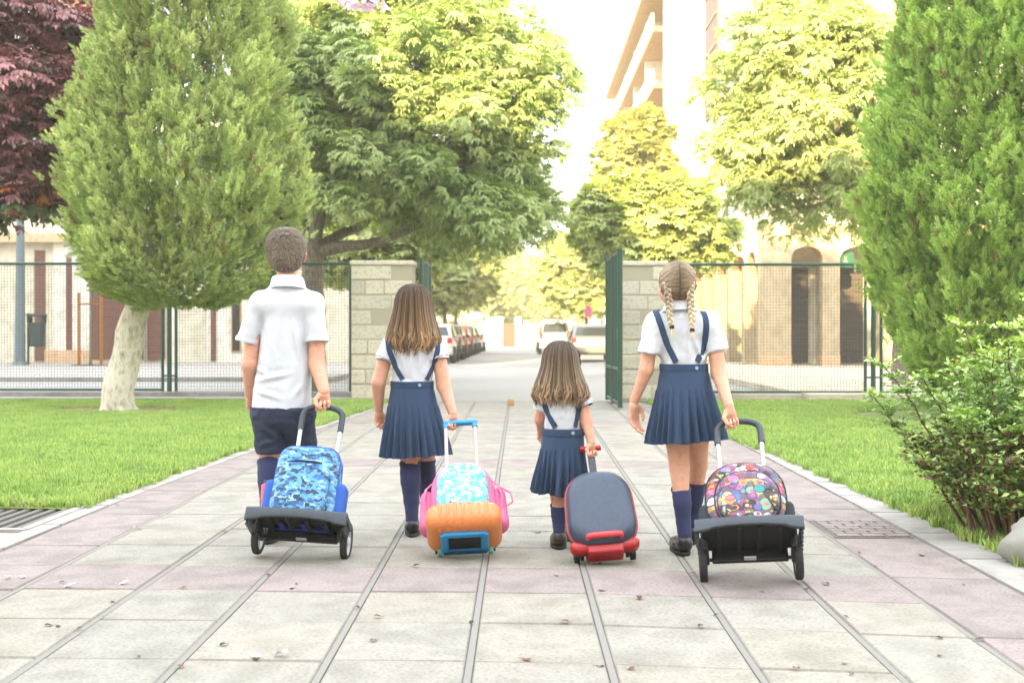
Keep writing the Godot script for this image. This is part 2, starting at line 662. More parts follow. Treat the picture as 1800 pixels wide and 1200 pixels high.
func lawns() -> void:
	fn.seed = 5; fn.frequency = .35
	var blade := Geo.new()
	var r2 := RandomNumberGenerator.new(); r2.seed = 3
	for i in 9:
		var a := r2.randf() * TAU
		var o := Vector3(cos(a), 0, sin(a)) * r2.randf() * .022
		var lean := Vector3(r2.randf_range(-1, 1), 0, r2.randf_range(-1, 1)) * .028
		var hh := r2.randf_range(.03, .062)
		var wd := Vector3(cos(a + 1.3), 0, sin(a + 1.3)) * .0028
		var m1 := o + lean * .35 + Vector3(0, hh * .6, 0)
		var tip := o + lean + Vector3(0, hh, 0)
		blade.quad(o - wd, o + wd, m1 + wd * .8, m1 - wd * .8)
		blade.face3(m1 - wd * .8, m1 + wd * .8, tip)
	var bm := blade.mesh()
	var gm := mat(Color(1, 1, 1), .6)
	gm.vertex_color_use_as_albedo = true
	gm.backlight_enabled = true
	gm.backlight = Color(.35, .4, .2)
	for side in [0, 1]:
		var g := Geo.new()
		var rows := []
		for j in 46:
			var far := (6.95 if side == 0 else 2.4) + j * .36
			if far > 18.2 + (0.0 if side == 0 else .2): break
			var row := PackedVector3Array()
			for i in 24:
				var u := i / 23.0
				var x := (_left_edge(far) - u * u * 15.0) if side == 0 else (_right_edge(far) + u * u * 15.0)
				row.append(Vector3(x, .0 + .012 * fn.get_noise_2d(x * 3, far * 3) + .02 * smoothstep(0, .1, u), -far))
			if side == 0: row.reverse()
			rows.append(row)
		g.grid(rows)
		var lawn := struct("lawn", g, M.lawn_soil)
		var xf := []
		var co := []
		var tries := 62000 if side == 0 else 52000
		for i in tries:
			var far := sqrt(rng.randf_range(36.0 if side == 0 else 7.0, 330.0))
			if side == 0 and far < 6.98: continue
			var half := .44 * far + 1.6
			var e := _left_edge(far) if side == 0 else _right_edge(far)
			e += (.05 * fn.get_noise_2d(far * 9, side * 40) + .03 * fn.get_noise_2d(far * 40, side * 40)) * (1.0 if side == 0 else -1.0)
			var x := rng.randf_range(-half, e + .03) if side == 0 else rng.randf_range(e - .03, half + .2)
			if side == 0 and x > e + .03 or side == 1 and x < e - .03: continue
			var dirt := Vector2((x + 5.35) / 1.25, (far - 15.95) / .62).length()
			if side == 0 and dirt < .85 + .45 * fn.get_noise_2d(x * 9, far * 9): continue
			var under := Vector2((x - 5.5) / 1.6, (far - 14.6) / 1.5).length()
			if side == 1 and under < .9: continue
			var s := rng.randf_range(.75, 1.35) * (1.0 + .35 * fn.get_noise_2d(x * 6 + 50, far * 6))
			xf.append(Transform3D(Basis(Vector3.UP, rng.randf() * TAU).scaled(Vector3(1.25, s, 1.25)), Vector3(x, .0, -far)))
			var k := fn.get_noise_2d(x * 4, far * 4 + 90) * .5 + .5
			var c := Color(.19, .33, .06).lerp(Color(.41, .50, .12), clampf(k + rng.randf_range(-.35, .35), 0, 1))
			if rng.randf() < .03: c = Color(.30, .26, .13)
			co.append(c)
		var gr := many("grass", bm, gm, xf, co, null)
		gr.name = numbered("grass")
	var dg := Geo.new()
	var rows2 := []
	for j in 2:
		var row := PackedVector3Array()
		for i in 28:
			var a := -TAU * i / 28
			var rr := (1.0 + .2 * fn.get_noise_2d(i * 5.0, 3.0)) * (0.02 if j == 1 else 1.0)
			row.append(Vector3(cos(a) * 1.15 * rr, .035 if j == 1 else .012, sin(a) * .6 * rr))
		rows2.append(row)
	dg.grid(rows2, true)
	var soil := struct("soil", dg, M.soil)
	soil.position = Vector3(-5.3, .012, -15.95)

# ---------------------------------------------------------------- fences and gate pillars
func _wires(w: float, h: float, step := .05) -> Geo:
	var g := Geo.new()
	var r := .0022
	var k := int(w / step)
	for i in k + 1:
		g.box(Vector3(i * w / k, h * .5, 0), Vector3(2 * r, h, 2 * r))
	k = int(h / step)
	for i in k + 1:
		g.box(Vector3(w * .5, i * h / k, .0045), Vector3(w, 2 * r, 2 * r))
	return g

func _rod(p: Vector3, q: Vector3, r: float, sides := 8) -> Geo:
	var g := Geo.new()
	g.tube([p, q], r, sides)
	return g

func _panel(label: String, x0: float, x1: float, far: float, y0: float, y1: float, group := "wire fence panels beside the gate") -> void:
	var t := thing("wire_fence", label, "fence", Vector3(x0, 0, -far), 0, group)
	var w := x1 - x0
	part("frame_bar", _rod(Vector3(0, y1, 0), Vector3(w, y1, 0), .026), M.green_paint, t)
	part("frame_bar", _rod(Vector3(0, y0, 0), Vector3(w, y0, 0), .022), M.green_paint, t)
	part("frame_post", _rod(Vector3(0, y0 - .03, 0), Vector3(0, y1 + .026, 0), .028), M.green_paint, t)
	part("frame_post", _rod(Vector3(w, y0 - .03, 0), Vector3(w, y1 + .026, 0), .028), M.green_paint, t)
	var wm := part("wire_mesh", _wires(w, y1 - y0), M.wire, t, "stuff")
	wm.position = Vector3(0, y0, -.02)

func fences() -> void:
	var F := 20.4
	var yt := 1.03 + 125.0 * F / 2100.0
	_panel("green wire fence panel behind the leaning pale tree trunk", -9.6, -6.12, F, .09, yt)
	_panel("green wire fence panel at the edge of the lawn by the litter bin", -13.4, -9.75, F, .09, yt)
	_panel("green wire fence panel right behind the boy in the white polo shirt", -5.89, -2.90, F, .045, yt)
	_panel("green wire fence panel to the right of the girl with braids", 2.35, 5.66, F - .8, .09, 1.03 + 123 * (F - .8) / 2100)
	_panel("green wire fence panel half hidden by the tall conifer hedge", 5.92, 9.6, F - .8, .09, 1.03 + 123 * (F - .8) / 2100)
	for q in [[-6.005, F, "green steel fence post beside the leaning pale tree trunk"], [5.79, F - .8, "green steel fence post beside the tall conifer"], [-9.675, F, "green steel fence post behind the crown of the leaning conifer"]]:
		var t := thing("fence_post", q[2], "post", Vector3(q[0], 0, -q[1]), 0, "posts between the fence panels")
		part("post", _rod(Vector3(0, -.05, 0), Vector3(0, 2.3, 0), .042, 12), M.green_paint, t)
		part("post_cap", _rod(Vector3(0, 2.3, 0), Vector3(0, 2.325, 0), .05, 12), M.green_paint, t)
		part("clamp", _rod(Vector3(-.12, .33, 0), Vector3(.13, .33, 0), .016), M.green_paint, t)
		part("clamp", _rod(Vector3(-.12, 1.9, 0), Vector3(.13, 1.9, 0), .016), M.green_paint, t)
	var g := Geo.new()
	g.rbox(Vector3(-13.5, .0, -F), Vector3(21.9, .12, .24), .015)
	part("fence_footing", g, M.concrete)
	tag(get_node("fence_footing"), "low concrete footing under the fence beyond the leaning tree", "wall")
	g = Geo.new()
	g.rbox(Vector3(7.9, .0, -F + .8), Vector3(11.2, .14, .24), .015)
	tag(part("fence_footing", g, M.warm_concrete), "low pale concrete footing under the fence beside the tall conifer", "wall")
	_pillar("pale stone gate pillar behind the girl with loose wavy hair", -2.62, -1.66, 2.175, 4)
	_pillar("pale stone gate pillar behind the girl with two braids", 1.57, 2.28, 2.165, 9)
	# gate leaves, both open
	for q in [[1.37, 16.35, 2.05, "open green gate leaf seen edge-on before the gate pillar near the silver car", .01], [-1.52, 18.4, 1.3, "open green gate leaf at the side of the gate pillar behind the wavy-haired girl", -.02]]:
		var t := thing("gate_leaf", q[3], "gate", Vector3(q[0], 0, -q[1]), PI / 2 + q[4])
		var w: float = q[2]
		for x in [0.0, w * .5, w]:
			part("frame_post", _rod(Vector3(x, .03, 0), Vector3(x, 2.2, 0), .036, 10), M.green_paint, t)
		for y in [.08, .55, 2.17]:
			part("frame_bar", _rod(Vector3(0, y, 0), Vector3(w, y, 0), .028), M.green_paint, t)
		var lk := Geo.new(); lk.rbox(Vector3(.06, 1.05, 0), Vector3(.10, .16, .07), .01)
		part("lock", lk, M.green_paint, t)
		for k in int(w / .11):
			part("bar", _rod(Vector3(.05 + k * .11, .08, 0), Vector3(.05 + k * .11, 2.17, 0), .0115, 6), M.green_paint, t)
		for y in [.5, 1.75]:
			part("hinge", _rod(Vector3(w + .02, y - .06, 0), Vector3(w + .02, y + .06, 0), .03, 8), M.steel, t)

func _pillar(label: String, x0: float, x1: float, top: float, sd: int) -> void:
	var w := x1 - x0
	var t := thing("gate_pillar", label, "pillar", Vector3((x0 + x1) * .5, 0, -18.75), 0, "stone pillars either side of the gateway")
	var r := RandomNumberGenerator.new(); r.seed = sd
	var g := Geo.new()
	g.box(Vector3(0, top * .5 - .03, 0), Vector3(w - .010, top - .06, .548))
	var core := part("mortar_core", g, M.stone_mortar, t)
	var rows := 9
	var hh := (top - .1) / rows
	for j in rows:
		var n := 2 if j % 2 == 0 else 3
		if w < .8: n = 2
		var cut := [-.5]
		for i in range(1, n): cut.append(-.5 + float(i) / n + r.randf_range(-.08, .08) + (.1 if j % 2 == 0 else -.06))
		cut.append(.5)
		for i in n:
			g = Geo.new()
			var a: float = cut[i] * w + .008
			var b: float = cut[i + 1] * w - .008
			g.rbox(Vector3((a + b) * .5, .03 + (j + .5) * hh, r.randf_range(-.006, .006)), Vector3(b - a, hh - .022, .56 + r.randf_range(-.012, .012)), .012)
			part("stone_block", g, M.stone[r.randi() % 5], core)
	g = Geo.new()
	g.rbox(Vector3(0, top - .035, 0), Vector3(w + .03, .07, .60), .015)
	part("cap_stone", g, M.stone[1], t)

# ---------------------------------------------------------------- buildings
func _wallbox(t: Node3D, called: String, x0: float, x1: float, y0: float, y1: float, z0: float, z1: float, m: Material) -> MeshInstance3D:
	var g := Geo.new()
	g.box(Vector3((x0 + x1) * .5, (y0 + y1) * .5, (z0 + z1) * .5), Vector3(absf(x1 - x0), absf(y1 - y0), absf(z1 - z0)))
	return part(called, g, m, t)

func _slats(t: Node3D, called: String, x0: float, x1: float, y0: float, y1: float, z: float, n: int, m: Material) -> void:
	var back := _wallbox(t, called, x0, x1, y0, y1, z - .06, z - .02, m)
	var hh := (y1 - y0) / n
	for i in n:
		var g := Geo.new()
		g.rbox(Vector3((x0 + x1) * .5, y0 + (i + .5) * hh, z - .012), Vector3(x1 - x0 - .02, hh * .86, .035), .01)
		part("slat", g, m, back)

func left_building() -> void:
	var F := 41.0
	var t := thing("apartment_building", "cream rendered building with brown panels and a shutter behind the leaning conifer", "building", Vector3(0, .08, -F))
	_wallbox(t, "wall", -26, -5.2, 0, 9.0, -9, 0, M.cream)
	_wallbox(t, "wall", -16.0, -12.95, 0, 9.0, 0, .16, M.cream_light)
	_wallbox(t, "wall", -10.75, -8.0, 0, 9.0, 0, .12, M.cream_light)
	_wallbox(t, "door_panel", -16.7, -16.35, 0.05, 3.85, 0, .05, M.brown)
	_wallbox(t, "dado", -16.3, -12.97, 0.0, .42, .16, .2, M.peach)
	_wallbox(t, "panel", -15.55, -15.37, .42, 3.6, .16, .2, M.brown)
	_slats(t, "shutter", -14.7, -12.9, .1, 2.75, .24, 11, M.brown)
	_slats(t, "shutter", -12.8, -12.2, .1, 2.75, .12, 11, M.brown)
	_wallbox(t, "panel", -10.6, -10.42, .05, 3.4, .12, .17, M.brown)
	var wn := _wallbox(t, "window", -9.9, -9.56, .35, 2.75, .12, .17, M.tan)
	_wallbox(wn, "pane", -9.86, -9.6, .4, 2.7, .17, .18, M.dark_glass)
	_wallbox(t, "panel", -9.3, -8.95, .05, 3.5, .12, .16, M.brown)
	_wallbox(t, "cornice", -26, -5.1, 4.1, 4.4, 0, .45, M.peach)
	for k in 6:
		var w2 := _wallbox(t, "window", -24 + k * 3.1, -22.6 + k * 3.1, 5.4, 7.2, 0.0, .06 + .12, M.brown)
		_wallbox(w2, "pane", -23.92 + k * 3.1, -22.68 + k * 3.1, 5.48, 7.12, .18, .19, M.dark_glass)
	# arcade that runs back along the street from the corner
	var a := thing("arcade", "beige arcade of square pillars running back beside the street trees behind the boy", "arcade", Vector3(-5.0, .08, -F - .5))
	for k in 7:
		var z := -2.6 * k
		_wallbox(a, "pillar", -2.0, 0, 0, 3.1, z - 1.2, z, M.cream)
		if k < 6:
			_arch(a, 0.0, -.5, z - 2.6, z - 1.2, 3.1, 3.55, 4.4, M.cream, M.peach)
	_wallbox(a, "back_wall", -2.4, -2.2, 0, 4.4, -18, 0, M.tan)
	_wallbox(a, "wall", -9, 0.0, 4.4, 9, -18, 0.4, M.cream)

# an arched opening in a wall that runs along z at x; the wall is dx thick
func _arch(t: Node3D, x: float, dx: float, z0: float, z1: float, spring: float, crown: float, top: float, m: Material, under: Material) -> void:
	var n := 10
	var g := Geo.new()
	var s := Geo.new()
	for i in n:
		var p := []
		for q in [i, i + 1]:
			var u := float(q) / n
			p.append(Vector2(lerpf(z0, z1, u), spring + (crown - spring) * sqrt(maxf(0, 1 - pow(2 * u - 1, 2)))))
		for e in [x, x + dx]:
			g.quad(Vector3(e, p[0].y, p[0].x), Vector3(e, p[1].y, p[1].x), Vector3(e, top, p[1].x), Vector3(e, top, p[0].x))
		s.quad(Vector3(x, p[0].y, p[0].x), Vector3(x, p[1].y, p[1].x), Vector3(x + dx, p[1].y, p[1].x), Vector3(x + dx, p[0].y, p[0].x))
	for q in [z0, z1]:
		g.quad(Vector3(x, spring, q), Vector3(x + dx, spring, q), Vector3(x + dx, top, q), Vector3(x, top, q))
	g.quad(Vector3(x, top, z0), Vector3(x, top, z1), Vector3(x + dx, top, z1), Vector3(x + dx, top, z0))
	var w := part("arch_wall", g, m, t)
	part("arch_soffit", s, under, w)  # warm soffit tone stands in for light bounced off the sunlit ground

func right_building() -> void:
	var t := thing("apartment_block", "tall white apartment block with arched ground floor arcade and recessed balconies along the street", "building", Vector3(7.46, .08, -36.5))
	# front arcade faces the camera: turn a z-running arch by building it in a turned holder
	var xs := [0.0, .82, 1.78, 2.3, 3.55, 4.1, 5.4, 5.95, 7.2, 7.75, 9.0]
	for k in range(0, xs.size() - 1, 2):
		_wallbox(t, "pillar", xs[k], xs[k + 1], .32, 3.45, -.55, 0, M.stone_tan)
		_wallbox(t, "pillar_base", xs[k] - .02, xs[k + 1] + .02, 0, .32, -.57, .02, M.peach)
	for k in range(1, xs.size() - 1, 2):
		_front_arch(t, xs[k], xs[k + 1])
		_slats(t, "shutter", xs[k] - .1, xs[k + 1] + .1, .05, 3.1, -2.2, 16, M.shutter)
	_wallbox(t, "back_wall", 0.6, 12, 0, 4.3, -2.6, -2.3, M.cream)
	_wallbox(t, "ceiling", 0.3, 12, 4.2, 4.28, -2.3, -.55, M.peach)  # peach ceiling carries the warm bounced light in its colour
	for k in xs.size() - 1:
		if k % 2 == 0:
			_wallbox(t, "wall", xs[k], xs[k + 1], 3.45, 4.3, -.55, 0, M.stone_tan)
	# side arcade along the street: slim pillars under arches
	_wallbox(t, "pillar", 0.002, .6, 0, 4.28, -1.1, -.56, M.stone_tan)
	for k in 7:
		var z := -2.4 - 3.0 * k
		_wallbox(t, "pillar", -.15, .3, 0, 3.25, z - .5, z, M.stone_tan)
		_wallbox(t, "wall", -.05, .3, 3.25, 4.28, z - .5, z, M.cream)
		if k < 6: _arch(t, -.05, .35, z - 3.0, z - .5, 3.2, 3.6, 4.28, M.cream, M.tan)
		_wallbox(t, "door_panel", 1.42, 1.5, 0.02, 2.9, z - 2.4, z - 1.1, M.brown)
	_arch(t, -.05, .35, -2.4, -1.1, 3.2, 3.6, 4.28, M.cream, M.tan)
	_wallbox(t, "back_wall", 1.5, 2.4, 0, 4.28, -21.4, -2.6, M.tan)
	_wallbox(t, "wall", 0, 12, 0, 4.28, -55, -21.4, M.white_wall)
	# upper floors: the front part, a brown stair strip, a plain white bay, then balconies
	_wallbox(t, "wall", 0, 12, 4.3, 19.0, -8.4, 0, M.white_wall)
	_wallbox(t, "wall", 0, 12, 4.3, 19.0, -11.4, -8.4, M.white_wall)
	var st := _wallbox(t, "stair_window", -.06, 0, 9.4, 18.8, -11.3, -8.5, M.bronze)
	for k in 8:
		_wallbox(st, "mullion", -.1, -.06, 9.6 + k * 1.15, 9.68 + k * 1.15, -11.25, -8.55, M.tan)
	_wallbox(t, "wall", 0, 12, 4.3, 19.0, -25.8, -11.4, M.white_wall)
	_wallbox(t, "wall", 2.2, 12, 4.3, 19.0, -55, -25.8, M.white_wall)
	for k in 5:
		var y := 5.2 + k * 2.95
		var sl := _wallbox(t, "balcony_slab", -.5, 2.2, y - .25, y, -55, -25.8, M.tan)  # tan slab colour imitates warm light bounced onto the balcony undersides
		_wallbox(sl, "parapet", -.5, -.35, y, y + 1.0, -54.8 + k * 1.0, -27, M.white_wall)
		for q in 4:
			_wallbox(t, "balcony_pier", -.2, 2.2, y, y + 2.7, -33.0 - q * 7, -32.6 - q * 7, M.white_wall)
			var dr := _wallbox(t, "balcony_door", 2.1, 2.2, y + .02, y + 2.2, -31.5 - q * 7, -29.4 - q * 7, M.tan)
			_wallbox(dr, "pane", 2.08, 2.1, y + .15, y + 2.1, -31.4 - q * 7, -29.5 - q * 7, M.dark_glass)
	var rf := _wallbox(t, "roof", -.9, 12.4, 19.0, 19.3, -55.5, .4, M.tan)
	for k in 3:
		for q in 4:
			var w2 := _wallbox(t, "window", 1.2 + q * 2.7, 2.6 + q * 2.7, 6.2 + k * 3.6, 7.9 + k * 3.6, 0, .05, M.tan)
			_wallbox(w2, "pane", 1.28 + q * 2.7, 2.52 + q * 2.7, 6.28 + k * 3.6, 7.82 + k * 3.6, .05, .06, M.dark_glass)

func _front_arch(t: Node3D, x0: float, x1: float) -> void:
	var n := 12
	var g := Geo.new()
	var s := Geo.new()
	for i in n:
		var p := []
		for q in [i, i + 1]:
			var u := float(q) / n
			p.append(Vector2(lerpf(x0, x1, u), 3.3 + .34 * sqrt(maxf(0, 1 - pow(2 * u - 1, 2)))))
		for z in [0.0, -.55]:
			g.quad(Vector3(p[0].x, p[0].y, z), Vector3(p[1].x, p[1].y, z), Vector3(p[1].x, 4.3, z), Vector3(p[0].x, 4.3, z))
		s.quad(Vector3(p[0].x, p[0].y, 0), Vector3(p[0].x, p[0].y, -.55), Vector3(p[1].x, p[1].y, -.55), Vector3(p[1].x, p[1].y, 0))
	for q in [x0, x1]:
		g.quad(Vector3(q, 3.3, 0), Vector3(q, 3.3, -.55), Vector3(q, 4.3, -.55), Vector3(q, 4.3, 0))
	g.quad(Vector3(x0, 4.3, 0), Vector3(x1, 4.3, 0), Vector3(x1, 4.3, -.55), Vector3(x0, 4.3, -.55))
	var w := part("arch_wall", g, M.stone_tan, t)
	part("arch_soffit", s, M.tan, w)  # orange-tan underside: sunlight reflected up from the ground, put into the colour

func shade_building_behind() -> void:  # unseen building added behind the camera, its height fitted to shade the foreground
	var t := thing("added_shade_building", "long pale school building, unseen, added behind the camera to shade the path", "building", Vector3(0, 0, 13))
	_wallbox(t, "wall", -17, 42, -.05, 15.0, 0, 12, M.cream_light)
	_wallbox(t, "wall", -66, -17, -.05, 24.8, -1, 12, M.cream_light)  # taller block added out of view to keep the left building in shade
	for k in 4:
		for q in 15:
			var w := _wallbox(t, "window", -15 + q * 3.7, -13 + q * 3.7, 1.4 + k * 3.6, 3.3 + k * 3.6, -.06, 0, M.brown)
			_wallbox(w, "pane", -14.9 + q * 3.7, -13.1 + q * 3.7, 1.5 + k * 3.6, 3.2 + k * 3.6, -.075, -.06, M.dark_glass)

# ---------------------------------------------------------------- foliage
func _leaf(g: Geo, p: Vector3, dir: Vector3, side: Vector3, l: float, w: float, droop := 0.15) -> void:
	var up := side.cross(dir).normalized()
	if up.y < 0:
		up = -up
		side = -side
	var m := p + dir * l * .45
	var tip := p + dir * l - up * l * droop
	var a := m + side * w * .5 + up * w * .12
	var b := m - side * w * .5 + up * w * .12
	var na := (up + side * .25).normalized()
	var nb := (up - side * .25).normalized()
	var i := g.vert(p, up); g.vert(a, na); g.vert(tip, up); g.vert(b, nb); g.vert(m, up)
	g.tri(i, i + 1, i + 4); g.tri(i + 1, i + 2, i + 4); g.tri(i + 2, i + 3, i + 4); g.tri(i + 3, i, i + 4)

# a compound spray of narrow leaflets that hangs over at its end
func _spray(n: int, l: float, ll: float, lw: float, sd: int) -> Mesh:
	var r := RandomNumberGenerator.new(); r.seed = sd
	var g := Geo.new()
	for s in 3:
		var yaw := -0.9 + s * .9 + r.randf_range(-.2, .2)
		var p := Vector3.ZERO
		var d := Vector3(sin(yaw), .25, cos(yaw)).normalized()
		for i in n:
			var side := d.cross(Vector3.UP).normalized()
			for q in [-1, 1]:
				var ld: Vector3 = (d * .55 + side * q * .75 + Vector3(0, -.35 - .25 * i / n, 0)).normalized()
				_leaf(g, p, ld, ld.cross(Vector3.UP).normalized(), ll * r.randf_range(.75, 1.15), lw * r.randf_range(.8, 1.2))
			p += d * l / n
			d = (d + Vector3(0, -.22, 0)).normalized()
		_leaf(g, p, d, d.cross(Vector3.UP).normalized(), ll, lw)
	return g.mesh()

func _foliage_mat(c: Color, back: Color, rough := .55) -> StandardMaterial3D:
	var m := mat(c, rough)
	m.vertex_color_use_as_albedo = true
	m.backlight_enabled = true
	m.backlight = back
	return m

func _bark(c: Color, c2: Color, sd: int) -> StandardMaterial3D:
	var t := noise_tex(sd, .02, [0.0, .45, .6, 1.0], [c2, c, c.lerp(Color(1, 1, 1), .15), c2.lerp(c, .4)], 256, 5)
	var m := mat(Color(1, 1, 1), .95, t, 1.3, M.speck, 1.2)
	m.uv1_scale = Vector3(2.6, .9, 2.6)
	return m

func _limb(t: Node3D, called: String, pts: Array, r0: float, r1: float, m: Material, sides := 10) -> MeshInstance3D:
	var c := Curve3D.new()
	for i in pts.size():
		var tn: Vector3 = (pts[mini(i + 1, pts.size() - 1)] - pts[maxi(i - 1, 0)]) * .2
		c.add_point(pts[i], -tn, tn)
	var path := []
	var rad := []
	var n := 6 * pts.size()
	for i in n + 1:
		var u := float(i) / n
		var p := c.sample_baked(u * c.get_baked_length(), true)
		p += Vector3(fn.get_noise_3dv(p * 9), 0, fn.get_noise_3dv(p * 9 + Vector3(31, 0, 0))) * r0 * .25
		path.append(p)
		rad.append(lerpf(r0, r1, pow(u, .8)) * (1 + .10 * fn.get_noise_3dv(p * 14 + Vector3(0, 7, 0))))
	var g := Geo.new()
	g.tube(path, rad, sides)
	return part(called, g, m, t)

# sprays in clumps through an ellipsoid crown; floor_y cuts what hangs too low
func _clumped(ce: Vector3, rr: Vector3, clumps: int, cr: float, per: int, size: float, c0: Color, c1: Color, sd: int, floor_y := -9.0) -> Array:
	var r := RandomNumberGenerator.new(); r.seed = sd
	var xf := []
	var co := []
	for k in clumps:
		var y := 1.0 - 2.0 * (k + .5) / clumps
		var a := k * 2.39996 + r.randf_range(-.3, .3)
		var q := sqrt(1 - y * y)
		var dirn := Vector3(cos(a) * q, y, sin(a) * q)
		var c := ce + dirn * rr * r.randf_range(.55, .98)
		if c.y - cr * .5 < floor_y: c.y = floor_y + cr * r.randf_range(.3, .9)
		var tone := r.randf()
		var s := cr * r.randf_range(.7, 1.25)
		for i in int(per * s / cr):
			var o := Vector3(r.randfn(), r.randfn(), r.randfn()).normalized()
			if o.y < -.25 and r.randf() < .7: o.y = -o.y
			var p := c + o * Vector3(s, s * .82, s) * pow(r.randf(), .35)
			var out := (o * .8 + (p - ce) / rr * .5 + Vector3(r.randfn(), r.randfn(), r.randfn()) * .3)
			out.y *= .55
			var b := Basis.looking_at(-out.normalized(), Vector3.UP) * Basis(Vector3(0, 0, 1), r.randf_range(-.5, .5)) * Basis(Vector3(1, 0, 0), r.randf_range(-.6, .75))
			xf.append(Transform3D(b.scaled_local(Vector3.ONE * size * r.randf_range(.7, 1.25)), p))
			co.append(c0.lerp(c1, clampf(tone * .6 + r.randf_range(-.1, .5), 0, 1)))
	return [xf, co]

# a feathery upright plume of scale foliage
func _plume(sd: int) -> Mesh:
	var r := RandomNumberGenerator.new(); r.seed = sd
	var g := Geo.new()
	for i in 26:
		var u := i / 26.0
		var a := i * 2.4 + r.randf_range(-.4, .4)
		var p := Vector3(r.randf_range(-.01, .01), u * .15, r.randf_range(-.01, .01))
		var rad := .055 * (1.0 - u * .75)
		var e := p + Vector3(cos(a) * rad, .045 + .02 * r.randf(), sin(a) * rad)
		var d := (e - p).normalized()
		var s := d.cross(Vector3(sin(a * 3), 1, cos(a * 3))).normalized()
		_leaf(g, p, d, s, (e - p).length(), .016, -.1)
		_leaf(g, p.lerp(e, .5), (d + s * .7).normalized(), d.cross(s), .03, .012, 0)
	_leaf(g, Vector3(0, .14, 0), Vector3.UP, Vector3.RIGHT, .05, .014, 0)
	return g.mesh()

func _conifer(t: Node3D, prof: Array, lean: Vector3, n: int, c0: Color, c1: Color, sd: int, m: Material, back: float, rough := .32) -> void:
	var r := RandomNumberGenerator.new(); r.seed = sd
	var f := FastNoiseLite.new(); f.seed = sd; f.frequency = 1.0; f.fractal_octaves = 3
	var y0: float = prof[0].x
	var y1: float = prof[prof.size() - 1].x
	var sets := [[], [], []]
	var cols := [[], [], []]
	for i in n:
		var stray := r.randf() < .05
		var y := lerpf(y0, y1, r.randf())
		var rad := 0.0
		for k in prof.size() - 1:
			if y >= prof[k].x and y <= prof[k + 1].x:
				rad = lerpf(prof[k].y, prof[k + 1].y, (y - prof[k].x) / (prof[k + 1].x - prof[k].x))
		if r.randf() > rad / 1.7 + .08: continue
		var a := r.randf() * TAU
		if sin(a) < -.45 and r.randf() < back: continue
		# flame-like lobes that rise round the crown
		var w := f.get_noise_3d(cos(a) * 1.5, y * .62 - absf(sin(a * 2.5)) * .5, sin(a) * 1.5)
		var w2 := f.get_noise_3d(cos(a) * 4.2 + 20, y * 1.7, sin(a) * 4.2)
		if w2 < -.32 and r.randf() < .75: continue
		var depth := pow(r.randf(), 2.2) * .32
		var rr := rad * (1.0 + rough * w + .18 * w2 - depth + (r.randf() * .16 if stray else 0.0))
		var p := Vector3(cos(a) * rr, y + .10 * w2, sin(a) * rr) + lean * (y - y0)
		var out := Vector3(cos(a), 0, sin(a))
		var up := (Vector3.UP * (1.0 + .5 * w) + out * r.randf_range(.2, 1.5) + Vector3(r.randfn(), .3 * r.randfn(), r.randfn()) * .42).normalized()
		if y < y0 + .5: up = (up + out * .6 + Vector3(0, -.5, 0)).normalized()
		var x := up.cross(out).normalized()
		var b := Basis(x, up, x.cross(up)) * Basis(Vector3.UP, r.randf() * TAU)
		var k := r.randi() % 3
		sets[k].append(Transform3D(b.scaled_local(Vector3.ONE * r.randf_range(.5, 1.0)), p))
		var cc := c0.lerp(c1, clampf(.5 + .55 * w2 + r.randf_range(-.3, .3), 0, 1))
		if r.randf() < .02: cc = Color(.30, .20, .09)
		cols[k].append(cc)
	for k in 3:
		many("crown", _plume(sd + k), m, sets[k], cols[k], t)

